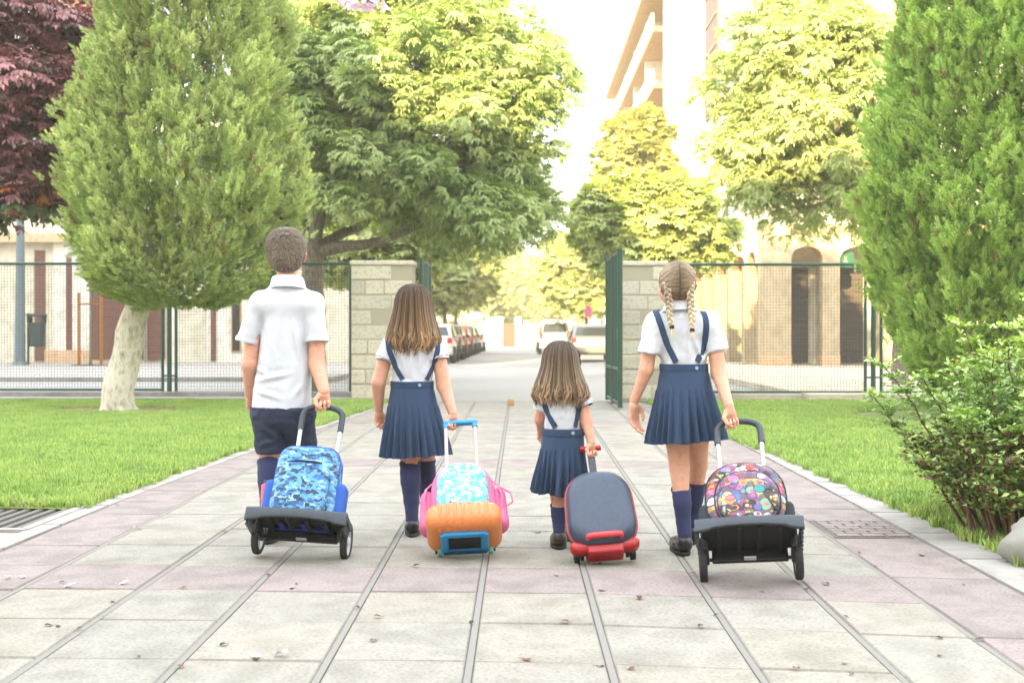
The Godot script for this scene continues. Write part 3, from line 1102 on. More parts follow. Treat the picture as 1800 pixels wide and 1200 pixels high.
func trees() -> void:
	fn.seed = 11; fn.frequency = .6
	# ---- leaning conifer on the left lawn
	var pale := _bark(Color(.80, .765, .69), Color(.50, .46, .39), 31)
	var conifer := _foliage_mat(Color(1, 1, 1), Color(.50, .60, .22), .6)
	var t := thing("conifer_tree", "bushy pale green conifer with a leaning whitish trunk on the lawn", "tree", Vector3(-5.33, 0, -15.8))
	var tr := _limb(t, "trunk", [Vector3(-.02, -.05, 0), Vector3(.0, .25, 0), Vector3(.13, .85, 0), Vector3(.27, 1.45, 0), Vector3(.5, 2.4, 0), Vector3(.75, 4.2, .0), Vector3(.8, 6.6, 0)], .225, .02, pale, 16)
	for k in 6:
		var a := k * 1.1
		_limb(tr, "root_flare", [Vector3(cos(a) * .30, -.03, sin(a) * .30), Vector3(cos(a) * .20, .06, sin(a) * .2), Vector3(cos(a) * .13 + .02, .32, sin(a) * .13)], .055, .03, pale, 8)
	var h := Node3D.new(); h.name = "foliage"; h.position = Vector3(.80, 0, 0)
	t.add_child(h)
	_conifer(h, [Vector2(1.38, .45), Vector2(1.62, .92), Vector2(2.2, 1.22), Vector2(2.85, 1.42), Vector2(3.6, 1.20), Vector2(4.5, 1.12), Vector2(5.5, 1.04), Vector2(6.5, .95), Vector2(7.5, .5), Vector2(8, .05)], Vector3(.04, 0, 0), 62000, Color(.25, .35, .09), Color(.68, .72, .30), 41, conifer, .5, .48)
	for k in 9:
		var a := k * .75
		_limb(tr, "branch", [Vector3(.42, 1.7 + k * .35, 0), Vector3(.6 + cos(a) * .5, 2.0 + k * .36, sin(a) * .5), Vector3(.7 + cos(a) * 1.15, 2.5 + k * .37, sin(a) * 1.15)], .05, .012, pale, 6)
	# ---- tall conifer on the right
	var dark := _bark(Color(.40, .31, .24), Color(.24, .18, .14), 33)
	t = thing("conifer_tree", "tall dense bright green conifer rising behind the leafy bush", "tree", Vector3(5.98, 0, -14.6))
	_limb(t, "trunk", [Vector3(0, -.05, 0), Vector3(.03, 1.5, 0), Vector3(0, 4, 0), Vector3(0, 6.6, 0)], .2, .03, dark, 12)
	h = Node3D.new(); h.name = "foliage"
	t.add_child(h)
	_conifer(h, [Vector2(.25, .85), Vector2(.8, 1.25), Vector2(1.8, 1.54), Vector2(2.6, 1.58), Vector2(3.6, 1.5), Vector2(4.4, 1.36), Vector2(5.2, 1.12), Vector2(6.2, .7), Vector2(7.1, .1)], Vector3.ZERO, 70000, Color(.22, .38, .06), Color(.58, .70, .20), 47, conifer, .5)
	# ---- broadleaved trees
	var grey_bark := _bark(Color(.47, .42, .36), Color(.33, .29, .25), 35)
	var leafm := _foliage_mat(Color(1, 1, 1), Color(.66, .74, .26), .5)
	var sp := _spray(6, .21, .088, .027, 61)
	t = thing("broadleaf_tree", "large spreading green tree behind the boy, low limb over the stone gate pillar", "tree", Vector3(-3.78, 0, -21.8))
	tr = _limb(t, "trunk", [Vector3(0, -.05, 0), Vector3(.03, 1.2, 0), Vector3(-.02, 2.3, 0), Vector3(.02, 2.75, 0)], .21, .19, grey_bark, 14)
	_limb(tr, "limb", [Vector3(.02, 2.5, 0), Vector3(.5, 2.62, .1), Vector3(1.1, 2.68, .2), Vector3(1.7, 2.9, .2), Vector3(2.6, 3.3, .1), Vector3(3.6, 3.7, 0)], .13, .03, grey_bark)
	_limb(tr, "limb", [Vector3(.05, 2.6, 0), Vector3(.45, 2.85, -.1), Vector3(.95, 3.15, -.3), Vector3(1.5, 4.0, -.4), Vector3(2.0, 5.2, -.4)], .11, .03, grey_bark)
	_limb(tr, "limb", [Vector3(0, 2.6, 0), Vector3(.12, 3.2, .1), Vector3(.2, 4.2, .2), Vector3(.7, 5.6, .2), Vector3(1.1, 7.0, .1)], .14, .03, grey_bark)
	_limb(tr, "limb", [Vector3(-.02, 2.6, 0), Vector3(-.2, 3.1, 0), Vector3(-.6, 4.1, -.1), Vector3(-.9, 5.5, 0)], .12, .03, grey_bark)
	for k in 14:
		var a := k * 2.4
		var b := Vector3(.6 + .25 * k * .3, 3.3 + k * .22, 0)
		_limb(tr, "twig", [b, b + Vector3(cos(a) * .7, .35, sin(a) * .7), b + Vector3(cos(a) * 1.5, .45, sin(a) * 1.4)], .03, .008, grey_bark, 5)
	var q := _clumped(Vector3(2.0, 5.15, .1), Vector3(2.75, 2.55, 2.0), 128, .55, 118, .82, Color(.23, .33, .09), Color(.55, .60, .27), 71, 2.95)
	var q2 := _clumped(Vector3(.2, 5.6, -.2), Vector3(1.7, 2.4, 1.7), 50, .55, 110, .82, Color(.24, .34, .09), Color(.56, .60, .25), 72, 3.0)
	var q3 := _clumped(Vector3(3.0, 3.3, .1), Vector3(1.5, .8, 1.3), 26, .48, 110, .82, Color(.23, .33, .09), Color(.55, .60, .27), 74, 2.5)
	many("crown", sp, leafm, q[0] + q2[0] + q3[0], q[1] + q2[1] + q3[1], t)
	# right tree, its upper part in the sun
	t = thing("broadleaf_tree", "sunlit yellow-green tree between the white apartment block and the tall conifer", "tree", Vector3(7.3, 0, -23.0))
	tr = _limb(t, "trunk", [Vector3(0, -.05, 0), Vector3(.03, 1.2, 0), Vector3(-.05, 2.6, 0)], .18, .15, grey_bark, 12)
	_limb(tr, "limb", [Vector3(-.05, 2.5, 0), Vector3(-1.2, 3.6, .1), Vector3(-2.3, 4.7, .1), Vector3(-2.9, 5.8, 0)], .10, .02, grey_bark)
	_limb(tr, "limb", [Vector3(-.05, 2.5, 0), Vector3(-.8, 3.9, 0), Vector3(-1.4, 5.6, .1), Vector3(-1.6, 7.2, .1)], .11, .02, grey_bark)
	_limb(tr, "limb", [Vector3(-.05, 2.5, 0), Vector3(.4, 3.6, -.2), Vector3(.9, 5.2, -.2)], .10, .02, grey_bark)
	q = _clumped(Vector3(-1.65, 5.4, 0), Vector3(2.05, 2.6, 1.7), 90, .54, 120, .82, Color(.33, .40, .13), Color(.60, .63, .30), 73, 2.95)
	many("crown", sp, leafm, q[0], q[1], t)
	# low tree behind the right gate pillar, broad leaves in sun
	var br := _spray(4, .22, .15, .085, 63)
	var sunny := _foliage_mat(Color(1, 1, 1), Color(.85, .86, .30), .5)
	t = thing("street_tree", "low yellow-green tree spreading over the gate pillar behind the girl with braids", "tree", Vector3(2.25, 0, -30))
	_limb(t, "trunk", [Vector3(0, -.05, 0), Vector3(.05, 1.2, 0), Vector3(.3, 2.6, 0), Vector3(.6, 3.6, 0)], .12, .05, grey_bark)
	_limb(t, "limb", [Vector3(.15, 1.9, 0), Vector3(.9, 2.7, .1), Vector3(1.9, 3.1, .2)], .07, .02, grey_bark)
	q = _clumped(Vector3(.9, 3.75, 0), Vector3(2.1, 1.25, 1.4), 70, .46, 95, .72, Color(.34, .42, .12), Color(.62, .64, .28), 75, 2.45)
	many("crown", br, sunny, q[0], q[1], t)
	t = thing("street_tree", "pale yellow-green tree in front of the balconies of the white apartment block", "tree", Vector3(4.6, 0, -46))
	_limb(t, "trunk", [Vector3(0, -.05, 0), Vector3(.1, 3, 0), Vector3(-.1, 6, 0), Vector3(0, 8.5, 0)], .16, .04, grey_bark)
	q = _clumped(Vector3(-.1, 7.1, 0), Vector3(1.5, 2.9, 1.5), 56, .6, 90, .85, Color(.36, .38, .10), Color(.60, .58, .22), 77, 3.8)
	many("crown", br, sunny, q[0], q[1], t)
	# trees along the street, smaller with distance
	var spots := [
		[-3.2, -27.5, 2.75, 1.5, .65, "yellow-green shrubby tree over the fence between the boy and the stone pillar", 70, Vector3(.1, 0, 0)],
		[-3.0, -47, 3.4, 1.7, 1.5, "yellow-green street tree above the first parked cars beyond the gate pillar", 80, Vector3.ZERO],
		[-3.6, -66, 4.6, 2.3, 2.4, "yellowish street tree farther along the row of parked cars", 81, Vector3.ZERO],
		[3.4, -62, 4.1, 2.4, 2.0, "bright yellow-green street tree behind the parked vans", 82, Vector3.ZERO],
		[4.4, -84, 5.2, 3.4, 3.2, "large pale yellow street tree behind the sign on the far pavement", 83, Vector3.ZERO],
		[-1.6, -128, 6.0, 5.0, 4.0, "pale hazy tree closing the left end of the street", 84, Vector3.ZERO],
		[3.5, -120, 5.4, 4.6, 3.8, "pale hazy tree closing the right end of the street", 85, Vector3.ZERO],
		[-7.5, -100, 6.0, 4.0, 4.2, "pale green tree far behind the left row of cars", 86, Vector3.ZERO],
		[9.0, -132, 7.5, 5.0, 5.0, "pale green tree beyond the far end of the apartment block", 87, Vector3.ZERO]]
	for s in spots:
		t = thing("street_tree", s[5], "tree", Vector3(s[0], 0, s[1]))
		_limb(t, "trunk", [Vector3(0, -.05, 0), Vector3(.05, s[2] * .5, 0), Vector3(0, s[2] + s[4] * .5, 0)], .06 + .03 * s[3], .03, grey_bark, 8)
		var k := 44
		q = _clumped(Vector3(0, s[2], 0), Vector3(s[3], s[4], s[3]), k, s[3] * .36, 95, .42 + .24 * s[3], Color(.36, .42, .14), Color(.62, .63, .30), s[6], s[2] - s[4] * .9)
		many("crown", br, sunny, q[0], q[1], t)
	# dark red plum at the left edge
	var plum := _foliage_mat(Color(1, 1, 1), Color(.4, .16, .12), .5)
	var ps := _spray(4, .17, .085, .045, 65)
	t = thing("plum_tree", "dark red leaved plum tree with some orange leaves beside the leaning conifer", "tree", Vector3(-8.5, 0, -17.6))
	_limb(t, "trunk", [Vector3(0, -.05, 0), Vector3(0, 1.5, 0), Vector3(.2, 3.2, 0), Vector3(.3, 5.5, 0)], .14, .03, dark)
	for k in 10:
		var a := k * .7
		_limb(t, "twig", [Vector3(.15, 2.6 + k * .3, 0), Vector3(.6 + cos(a) * .4, 3.2 + k * .3, sin(a) * .5 + .2), Vector3(1.2 + cos(a) * .8, 3.6 + k * .3, sin(a) * .9 + .4)], .035, .006, dark, 5)
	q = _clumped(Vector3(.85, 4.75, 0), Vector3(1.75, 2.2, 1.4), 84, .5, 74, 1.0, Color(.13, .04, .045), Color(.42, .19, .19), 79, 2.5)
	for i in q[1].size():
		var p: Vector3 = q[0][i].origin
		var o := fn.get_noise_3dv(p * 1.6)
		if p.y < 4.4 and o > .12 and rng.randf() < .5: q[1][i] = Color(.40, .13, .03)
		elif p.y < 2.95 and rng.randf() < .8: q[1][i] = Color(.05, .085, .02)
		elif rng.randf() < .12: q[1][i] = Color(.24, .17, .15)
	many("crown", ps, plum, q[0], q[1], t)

func bush() -> void:
	var base := Vector3(2.98, 0, -6.35)
	var t := thing("bush", "leafy green bush with bare reddish stems beside the kerb under the tall conifer", "bush", base)
	var stem := _bark(Color(.36, .25, .18), Color(.22, .15, .11), 37)
	var lm := _foliage_mat(Color(1, 1, 1), Color(.5, .62, .2), .38)
	var g := Geo.new()
	_leaf(g, Vector3.ZERO, Vector3(0, 0, 1), Vector3(1, 0, 0), .036, .022, .1)
	var r := RandomNumberGenerator.new(); r.seed = 12
	var xf := []
	var co := []
	for k in 92:
		var a := k * 2.39996
		var u := sqrt((k + .5) / 92.0)
		var b := Vector3(cos(a) * .42 * u - .32, .0, sin(a) * .30 * u + .38)
		var e := Vector3(cos(a) * (.95 * u + .08) + .05, 1.24 - .74 * u * u + r.randf_range(-.24, .10), sin(a) * 1.0 * u)
		if k % 9 == 5: e += Vector3(r.randf_range(-.1, .05), r.randf_range(.06, .18), 0)
		if k % 7 == 3: e += Vector3(-.22, .10, .05)
		var m := b.lerp(e, .5) + Vector3(0, .18 * u, 0)
		var pts := []
		for i in 12:
			var q := i / 11.0
			pts.append(b.lerp(m, q).lerp(m.lerp(e, q), q) + Vector3(fn.get_noise_3d(k, q * 4, 0), 0, fn.get_noise_3d(k, q * 4, 9)) * .05)
		var rad := []
		for i in 12: rad.append(lerpf(.010, .0022, i / 11.0))
		var sg := Geo.new()
		sg.tube(pts, rad, 5)
		part("stem", sg, stem, t)
		for j in 56:
			var q := pow(r.randf_range(.12, 1.0), .7)
			var p: Vector3 = pts[int(q * 11)]
			var a2 := r.randf() * TAU
			var d := (Vector3(cos(a2), r.randf_range(-.1, .75), sin(a2)) + (e - b).normalized() * .5).normalized()
			var tl := r.randf_range(.06, .2) * (1.15 - .5 * q)
			for n in 10:
				var w := (n + .5) / 10.0
				var lp := p + d * tl * w + Vector3(0, -.02 * w * w, 0)
				var s := 1.0 if n % 2 == 0 else -1.0
				var sd := d.cross(Vector3.UP).normalized() * s
				var ld := (d * .5 + sd + Vector3(r.randfn(), r.randfn() + .3, r.randfn()) * .35).normalized()
				var bs := Basis.looking_at(-ld, (Vector3.UP + Vector3(r.randfn(), 0, r.randfn()) * .5).normalized())
				xf.append(Transform3D(bs.scaled_local(Vector3.ONE * r.randf_range(.65, 1.25)), lp))
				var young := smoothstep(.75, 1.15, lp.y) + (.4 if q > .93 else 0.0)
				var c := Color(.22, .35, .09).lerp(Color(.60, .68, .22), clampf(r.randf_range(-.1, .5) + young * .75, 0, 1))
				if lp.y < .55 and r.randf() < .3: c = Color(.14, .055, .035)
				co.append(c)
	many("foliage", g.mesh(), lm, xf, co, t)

# ---------------------------------------------------------------- people
var pr := Vector3.ZERO      # where the person being built stands

func J(x: float, y: float, z: float) -> Vector3:
	return at(x, y, -pr.z - z) - pr

func _cap(g: Geo, bones: Array, lo: Vector3, hi: Vector3, cell: float) -> Field:
	var f := Field.new(lo, hi, cell)
	for b in bones:
		f.bone(b[0], b[1], b[2], b[3], b[4] if b.size() > 4 else .02, b[5] if b.size() > 5 else 1.0, b[6] if b.size() > 6 else 1.0)
	if g: f.mesh_into(g)
	return f

# a hand from the wrist: y along it, z out of its back, x towards the thumb
func _hand(g: Geo, wrist: Vector3, x: Vector3, y: Vector3, z: Vector3, s: float, curl: Array, thumb_in := .4) -> void:
	var w := func(a: float, b: float, c: float) -> Vector3: return wrist + (x * a + y * b + z * c) * s
	var bones := []
	bones.append([w.call(0, -.02, 0), w.call(0, .02, 0), .021 * s, .022 * s, .012])
	var kx := [.027, .0095, -.0085, -.0255]
	var ky := [.078, .082, .078, .070]
	var ln := [.036, .040, .037, .029]
	for i in 4:
		var k: Vector3 = w.call(kx[i], ky[i], .002)
		bones.append([w.call(kx[i] * .55, .015, 0), k, .0135 * s, .0105 * s, .010])
		var ang := 0.0
		var p := k
		for q in 3:
			ang += curl[q] * (1.0 + .06 * i)
			var d: Vector3 = (y * cos(ang) - z * sin(ang) + x * (kx[i] * 1.2 * (1.0 if q == 0 else 0.0))).normalized()
			var l: float = ln[i] * [1.0, .66, .5][q] * s
			bones.append([p, p + d * l, (.0088 - .0008 * q) * s, (.0082 - .0009 * q) * s, .0035])
			p += d * l
	var tb: Vector3 = w.call(.022, .018, -.006)
	var t1: Vector3 = w.call(.040, .046, -.014 - .012 * thumb_in)
	var t2: Vector3 = w.call(.044 - .016 * thumb_in, .070, -.020 - .022 * thumb_in)
	var t3: Vector3 = w.call(.040 - .036 * thumb_in, .088, -.024 - .026 * thumb_in)
	bones.append([tb, t1, .0135 * s, .0105 * s, .012])
	bones.append([t1, t2, .0098 * s, .0088 * s, .004])
	bones.append([t2, t3, .0086 * s, .0072 * s, .003])
	var lo := wrist; var hi := wrist
	for b in bones:
		for e in [b[0], b[1]]:
			lo = lo.min(e); hi = hi.max(e)
	_cap(g, bones, lo - Vector3.ONE * .03, hi + Vector3.ONE * .03, .0034)

func _head(g: Geo, c: Vector3, s: float, turn: Basis, t: Node3D) -> void:
	var w := func(a: float, b: float, d: float) -> Vector3: return c + turn * (Vector3(a, b, d) * s)
	var bones := [
		[w.call(0, .028, .022), w.call(0, .022, -.030), .080 * s, .076 * s, .02],
		[w.call(0, -.03, .02), w.call(0, -.02, -.03), .062 * s, .064 * s, .03],
		[w.call(0, -.035, -.045), w.call(0, -.088, -.066), .050 * s, .030 * s, .035],
		[w.call(-.036, -.03, -.06), w.call(.036, -.03, -.06), .028 * s, .028 * s, .03],
		[w.call(-.03, .017, -.088), w.call(.03, .017, -.088), .012 * s, .012 * s, .02],
		[w.call(0, .004, -.098), w.call(0, -.030, -.113), .008 * s, .0125 * s, .012],
		[w.call(-.010, -.034, -.102), w.call(.010, -.034, -.102), .007 * s, .007 * s, .008],
		[w.call(-.018, -.058, -.093), w.call(.018, -.058, -.093), .0065 * s, .0065 * s, .006],
		[w.call(-.014, -.068, -.092), w.call(.014, -.068, -.092), .0065 * s, .0065 * s, .006]]
	for q in [-1, 1]:
		bones.append([w.call(.079 * q, .014, .008), w.call(.081 * q, -.026, .0), .0075 * s, .0065 * s, .006])
		bones.append([w.call(.080 * q, .016, .010), w.call(.090 * q, .006, .022), .006 * s, .005 * s, .006])
		bones.append([w.call(.090 * q, .006, .022), w.call(.085 * q, -.018, .014), .005 * s, .005 * s, .006])
	_cap(g, bones, c - Vector3(.13, .15, .15) * s, c + Vector3(.13, .14, .14) * s, .0048)
	for q in [-1, 1]:
		var e := Geo.new()
		e.ball(w.call(.030 * q, .0, -.086), Vector3.ONE * .012 * s, 10, 8)
		var ey := part("eye", e, M.eye_white, t)
		e = Geo.new()
		e.ball(w.call(.030 * q, .0, -.0935), Vector3(.006, .006, .005) * s, 8, 6)
		part("iris", e, M.iris, ey)

# the whole body as one surface; arms and legs are lists of joints with radii
func _body(t: Node3D, torso: Array, limbs: Array, top: float) -> Geo:
	var g := Geo.new()
	var f := Field.new(Vector3(-.34, -.01, -.38), Vector3(.36, top, .36), .0115)
	for b in torso:
		f.bone(b[0], b[1], b[2], b[3], .03, b[4], b[5])
	for l in limbs:
		for i in l.size() - 1:
			f.bone(l[i][0], l[i + 1][0], l[i][1], l[i + 1][1], .012)
	f.mesh_into(g)
	return g

func _sock(t: Node3D, pts: Array, m: Material) -> void:
	var path := []
	var rad := []
	for i in pts.size():
		path.append(pts[i][0]); rad.append(pts[i][1])
	var c := Curve3D.new()
	for i in path.size():
		var tn: Vector3 = (path[mini(i + 1, path.size() - 1)] - path[maxi(i - 1, 0)]) * .18
		c.add_point(path[i], -tn, tn)
	var pp := []
	var rr := []
	var total := c.get_baked_length()
	for i in 25:
		var u := i / 24.0
		pp.append(c.sample_baked(u * total, true))
		var k := u * (rad.size() - 1)
		var j := mini(int(k), rad.size() - 2)
		rr.append(lerpf(rad[j], rad[j + 1], smoothstep(0, 1, k - j)) + (.0022 if u < .07 else 0.0) + .0009 * sin(u * 47.0))
	var g := Geo.new()
	g.tube(pp, rr, 20)
	part("sock", g, m, t)

func _shoe(t: Node3D, heel: Vector3, yaw: float, pitch: float, l: float, w: float, m: Material) -> void:
	# heel: the back of the sole on the ground; the toe points away from the camera
	var b := Basis(Vector3.UP, yaw) * Basis(Vector3.RIGHT, pitch)
	var o := Node3D.new()
	o.name = "shoe"
	o.transform = Transform3D(b, heel)
	t.add_child(o, true)
	var f := Field.new(Vector3(-w, -.01, -l - .04), Vector3(w, .13, .05), .0062)
	var k := w * .5
	f.bone(Vector3(0, k * .95 + .012, -k * .8), Vector3(0, k * .8 + .012, -l * .45), k * .92, k * .92, .02, 1.0, 1.0)
	f.bone(Vector3(0, k * .75 + .012, -l * .45), Vector3(-.004, k * .62 + .012, -l + k), k * .95, k * .8, .02, 1.12, 1.0)
	f.bone(Vector3(0, k * 1.2 + .012, -k * .75), Vector3(0, k * 1.75, -k * .9), k * .84, k * .80, .01, 1.0, 1.0, true)
	for z in f.nz:
		for y in f.ny:
			var q := f.lo + Vector3(0, y, z) * f.h
			if q.y < .020:
				for x in f.nx:
					var i := (z * f.ny + y) * f.nx + x
					f.d[i] = maxf(f.d[i], .012 - q.y)
	var g := Geo.new()
	f.mesh_into(g)
	part("upper", g, m, o)
	g = Geo.new()
	var rows := []
	for y in [[0.0, .0], [.0, .94], [.003, 1.0], [.012, 1.02], [.017, 1.0], [.017, .4]]:
		var row := PackedVector3Array()
		for i in 28:
			var a := -TAU * i / 28
			var wz: float = -l * .5 + cos(a) * (l * .5 + .003)
			var wd: float = k * (1.0 + .16 * clampf(-(wz + l * .5) / (l * .5), -1, 1))
			row.append(Vector3(sin(a) * wd * 1.04 * y[1], y[0], lerpf(-l * .5, wz, y[1])))
		row.reverse()
		rows.append(row)
	g.grid(rows, true)
	part("sole", g, M.sole, o)

# pleated skirt: ring of knife pleats that open below the yoke
func _skirt(t: Node3D, c0: Vector3, r0: Vector2, c1: Vector3, r1: Vector2, yoke: float, pleats: int, sd: int, m: Material, swing: float, lift: float) -> void:
	var r := RandomNumberGenerator.new(); r.seed = sd
	var f := FastNoiseLite.new(); f.seed = sd; f.frequency = .9
	var n := pleats * 10
	var amp := []
	for i in pleats: amp.append(r.randf_range(.7, 1.35))
	var rows := []
	for j in 31:
		var u := j / 30.0
		var row := PackedVector3Array()
		var open := smoothstep(yoke - .02, 1.0, u)
		var seam := smoothstep(yoke - .015, yoke + .03, u)
		for i in n:
			var a := TAU * i / n
			var k := float(i) / 10.0 + .35 * f.get_noise_2d(cos(a) * 1.5, sin(a) * 1.5 + 7)
			var fr := fposmod(k, 1.0)
			var saw: float = (fr / .8 if fr < .8 else (1.0 - fr) / .2) - .5
			var pl: float = saw * (.007 * seam + .036 * open) * amp[int(fposmod(k, pleats))]
			var low := f.get_noise_2d(cos(a) * 1.1 + 30, sin(a) * 1.1) * open
			var rx := lerpf(r0.x, r1.x, pow(u, .9)) + pl + low * .016
			var rz := lerpf(r0.y, r1.y, pow(u, .9)) + pl + low * .022
			var c := c0.lerp(c1, u)
			var hem := (f.get_noise_2d(cos(a) * 1.6, sin(a) * 1.6) * .012 + lift * sin(a + .4) + .004 * saw) * open
			row.append(c + Vector3(sin(a) * rx + swing * u * u, hem + f.get_noise_3d(cos(a) * 5, u * 5, sin(a) * 5) * .002, cos(a) * rz))
		rows.append(row)
	var g := Geo.new()
	g.grid(rows, true)
	var inner := []
	for j in range(30, 22, -1):
		var row := PackedVector3Array()
		for p: Vector3 in rows[j]:
			var cc := c0.lerp(c1, j / 30.0)
			row.append(p + (Vector3(cc.x, p.y, cc.z) - p).normalized() * .0025)
		inner.append(row)
	g.grid(inner, true)
	for row: PackedVector3Array in rows: row.reverse()
	var sk := part("skirt", g, m, t)
	g = Geo.new()
	rows = []
	for q in [[-.02, .000], [-.02, .004], [-.018, .0065], [.013, .0065], [.016, .005], [.016, -.001]]:
		var row := PackedVector3Array()
		for i in 40:
			var a := TAU * i / 40
			row.append(c0 + Vector3(sin(a) * (r0.x + q[1]), q[0], cos(a) * (r0.y + q[1])))
		rows.append(row)
	g.grid(rows, true)
	part("waistband", g, m, sk)
	g = Geo.new()
	var ba := .42
	g.xf = Transform3D(Basis(Vector3.UP, ba) * Basis(Vector3.RIGHT, PI / 2), c0 + Vector3(sin(ba) * (r0.x + .0065), -.002, cos(ba) * (r0.y + .0065)))
	g.lathe([Vector2(0, .004), Vector2(.005, .004), Vector2(.0075, .005), Vector2(.0088, .003), Vector2(.0088, 0)], 14)
	part("button", g, M.button, sk)

# a strap laid on the cloth: pairs of pixels down the back, then over the shoulder to the front waist
func _strap(t: Node3D, f: Field, px: Array, wdt: float, m: Material, front: Vector3) -> void:
	var mid := []
	for i in px.size() - 1:
		for q in 6:
			var x := lerpf(px[i][0], px[i + 1][0], q / 6.0)
			var y := lerpf(px[i][1], px[i + 1][1], q / 6.0)
			mid.append(J(x, y, .1))
	mid.append(J(px[-1][0], px[-1][1], .1))
	var pts := []
	for p: Vector3 in mid:
		var z := f.hit_z(p.x, p.y, .24)
		if not is_nan(z): pts.append(Vector3(p.x, p.y, z))
	# over the shoulder: walk from the highest back point to the front waist round the field
	var top: Vector3 = pts[-1]
	for i in range(1, 15):
		var u := i / 14.0
		var y := lerpf(top.y, front.y, maxf(0, u - .3) / .7) + (.0 if u > .3 else .012 * sin(u / .3 * PI))
		var x := lerpf(top.x, front.x, u)
		var z := lerpf(top.z, -.02, minf(1, u / .3))
		if u > .3:
			z = -.22
			while z < .1 and f.at(Vector3(x, y, z)) > 0: z += .004
		else:
			y = top.y + .06
			while y > top.y - .06 and f.at(Vector3(x, y, z)) > 0: y -= .003
		pts.append(Vector3(x, y, z))
	for k in 2:
		var sm := pts.duplicate()
		for i in range(1, pts.size() - 1): sm[i] = (pts[i - 1] + pts[i] * 2 + pts[i + 1]) * .25
		pts = sm
	var rows := []
	for i in pts.size():
		var p: Vector3 = pts[i]
		var d: Vector3 = (pts[mini(i + 1, pts.size() - 1)] - pts[maxi(i - 1, 0)]).normalized()
		var nn := f.slope(p)
		var s := d.cross(nn).normalized()
		nn = s.cross(d).normalized()
		var row := PackedVector3Array()
		for q in [[-.5, .001], [-.5, .005], [-.42, .0068], [0, .0075], [.42, .0068], [.5, .005], [.5, .001]]:
			row.append(p + s * wdt * q[0] + nn * q[1])
		rows.append(row)
	var g := Geo.new()
	g.grid(rows)
	part("strap", g, m, t)

# hair strands joined into one mesh: each an own tone, a thin tapered ribbon
func _strand(g: Geo, pts: Array, w: float, c0: Color, c1: Color, c2: Color) -> void:
	var n := pts.size()
	var base := g.v.size()
	var side := Vector3.ZERO
	for i in n:
		var d: Vector3 = (pts[mini(i + 1, n - 1)] - pts[maxi(i - 1, 0)]).normalized()
		var p: Vector3 = pts[i]
		var u := float(i) / (n - 1)
		if i == 0:
			side = d.cross(Vector3(.3, .2, 1)).normalized()
		side = (side - d * side.dot(d)).normalized()
		var up := side.cross(d)
		var ww := w * (1.0 - .75 * pow(u, 5)) * (.5 + .5 * minf(1, u * 8))
		g.col = c0.lerp(c1, minf(1, u * 2)) if u < .5 else c1.lerp(c2, u * 2 - 1)
		for k in 4:
			var a := TAU * k / 4
			var o := side * cos(a) + up * sin(a) * .6
			g.vert(p + o * ww, o)
	for i in n - 1:
		for k in 4:
			var a := base + i * 4 + k
			var b := base + i * 4 + (k + 1) % 4
			g.tri(a, b + 4, b); g.tri(a, a + 4, b + 4)
	g.col = Color(1, 1, 1)

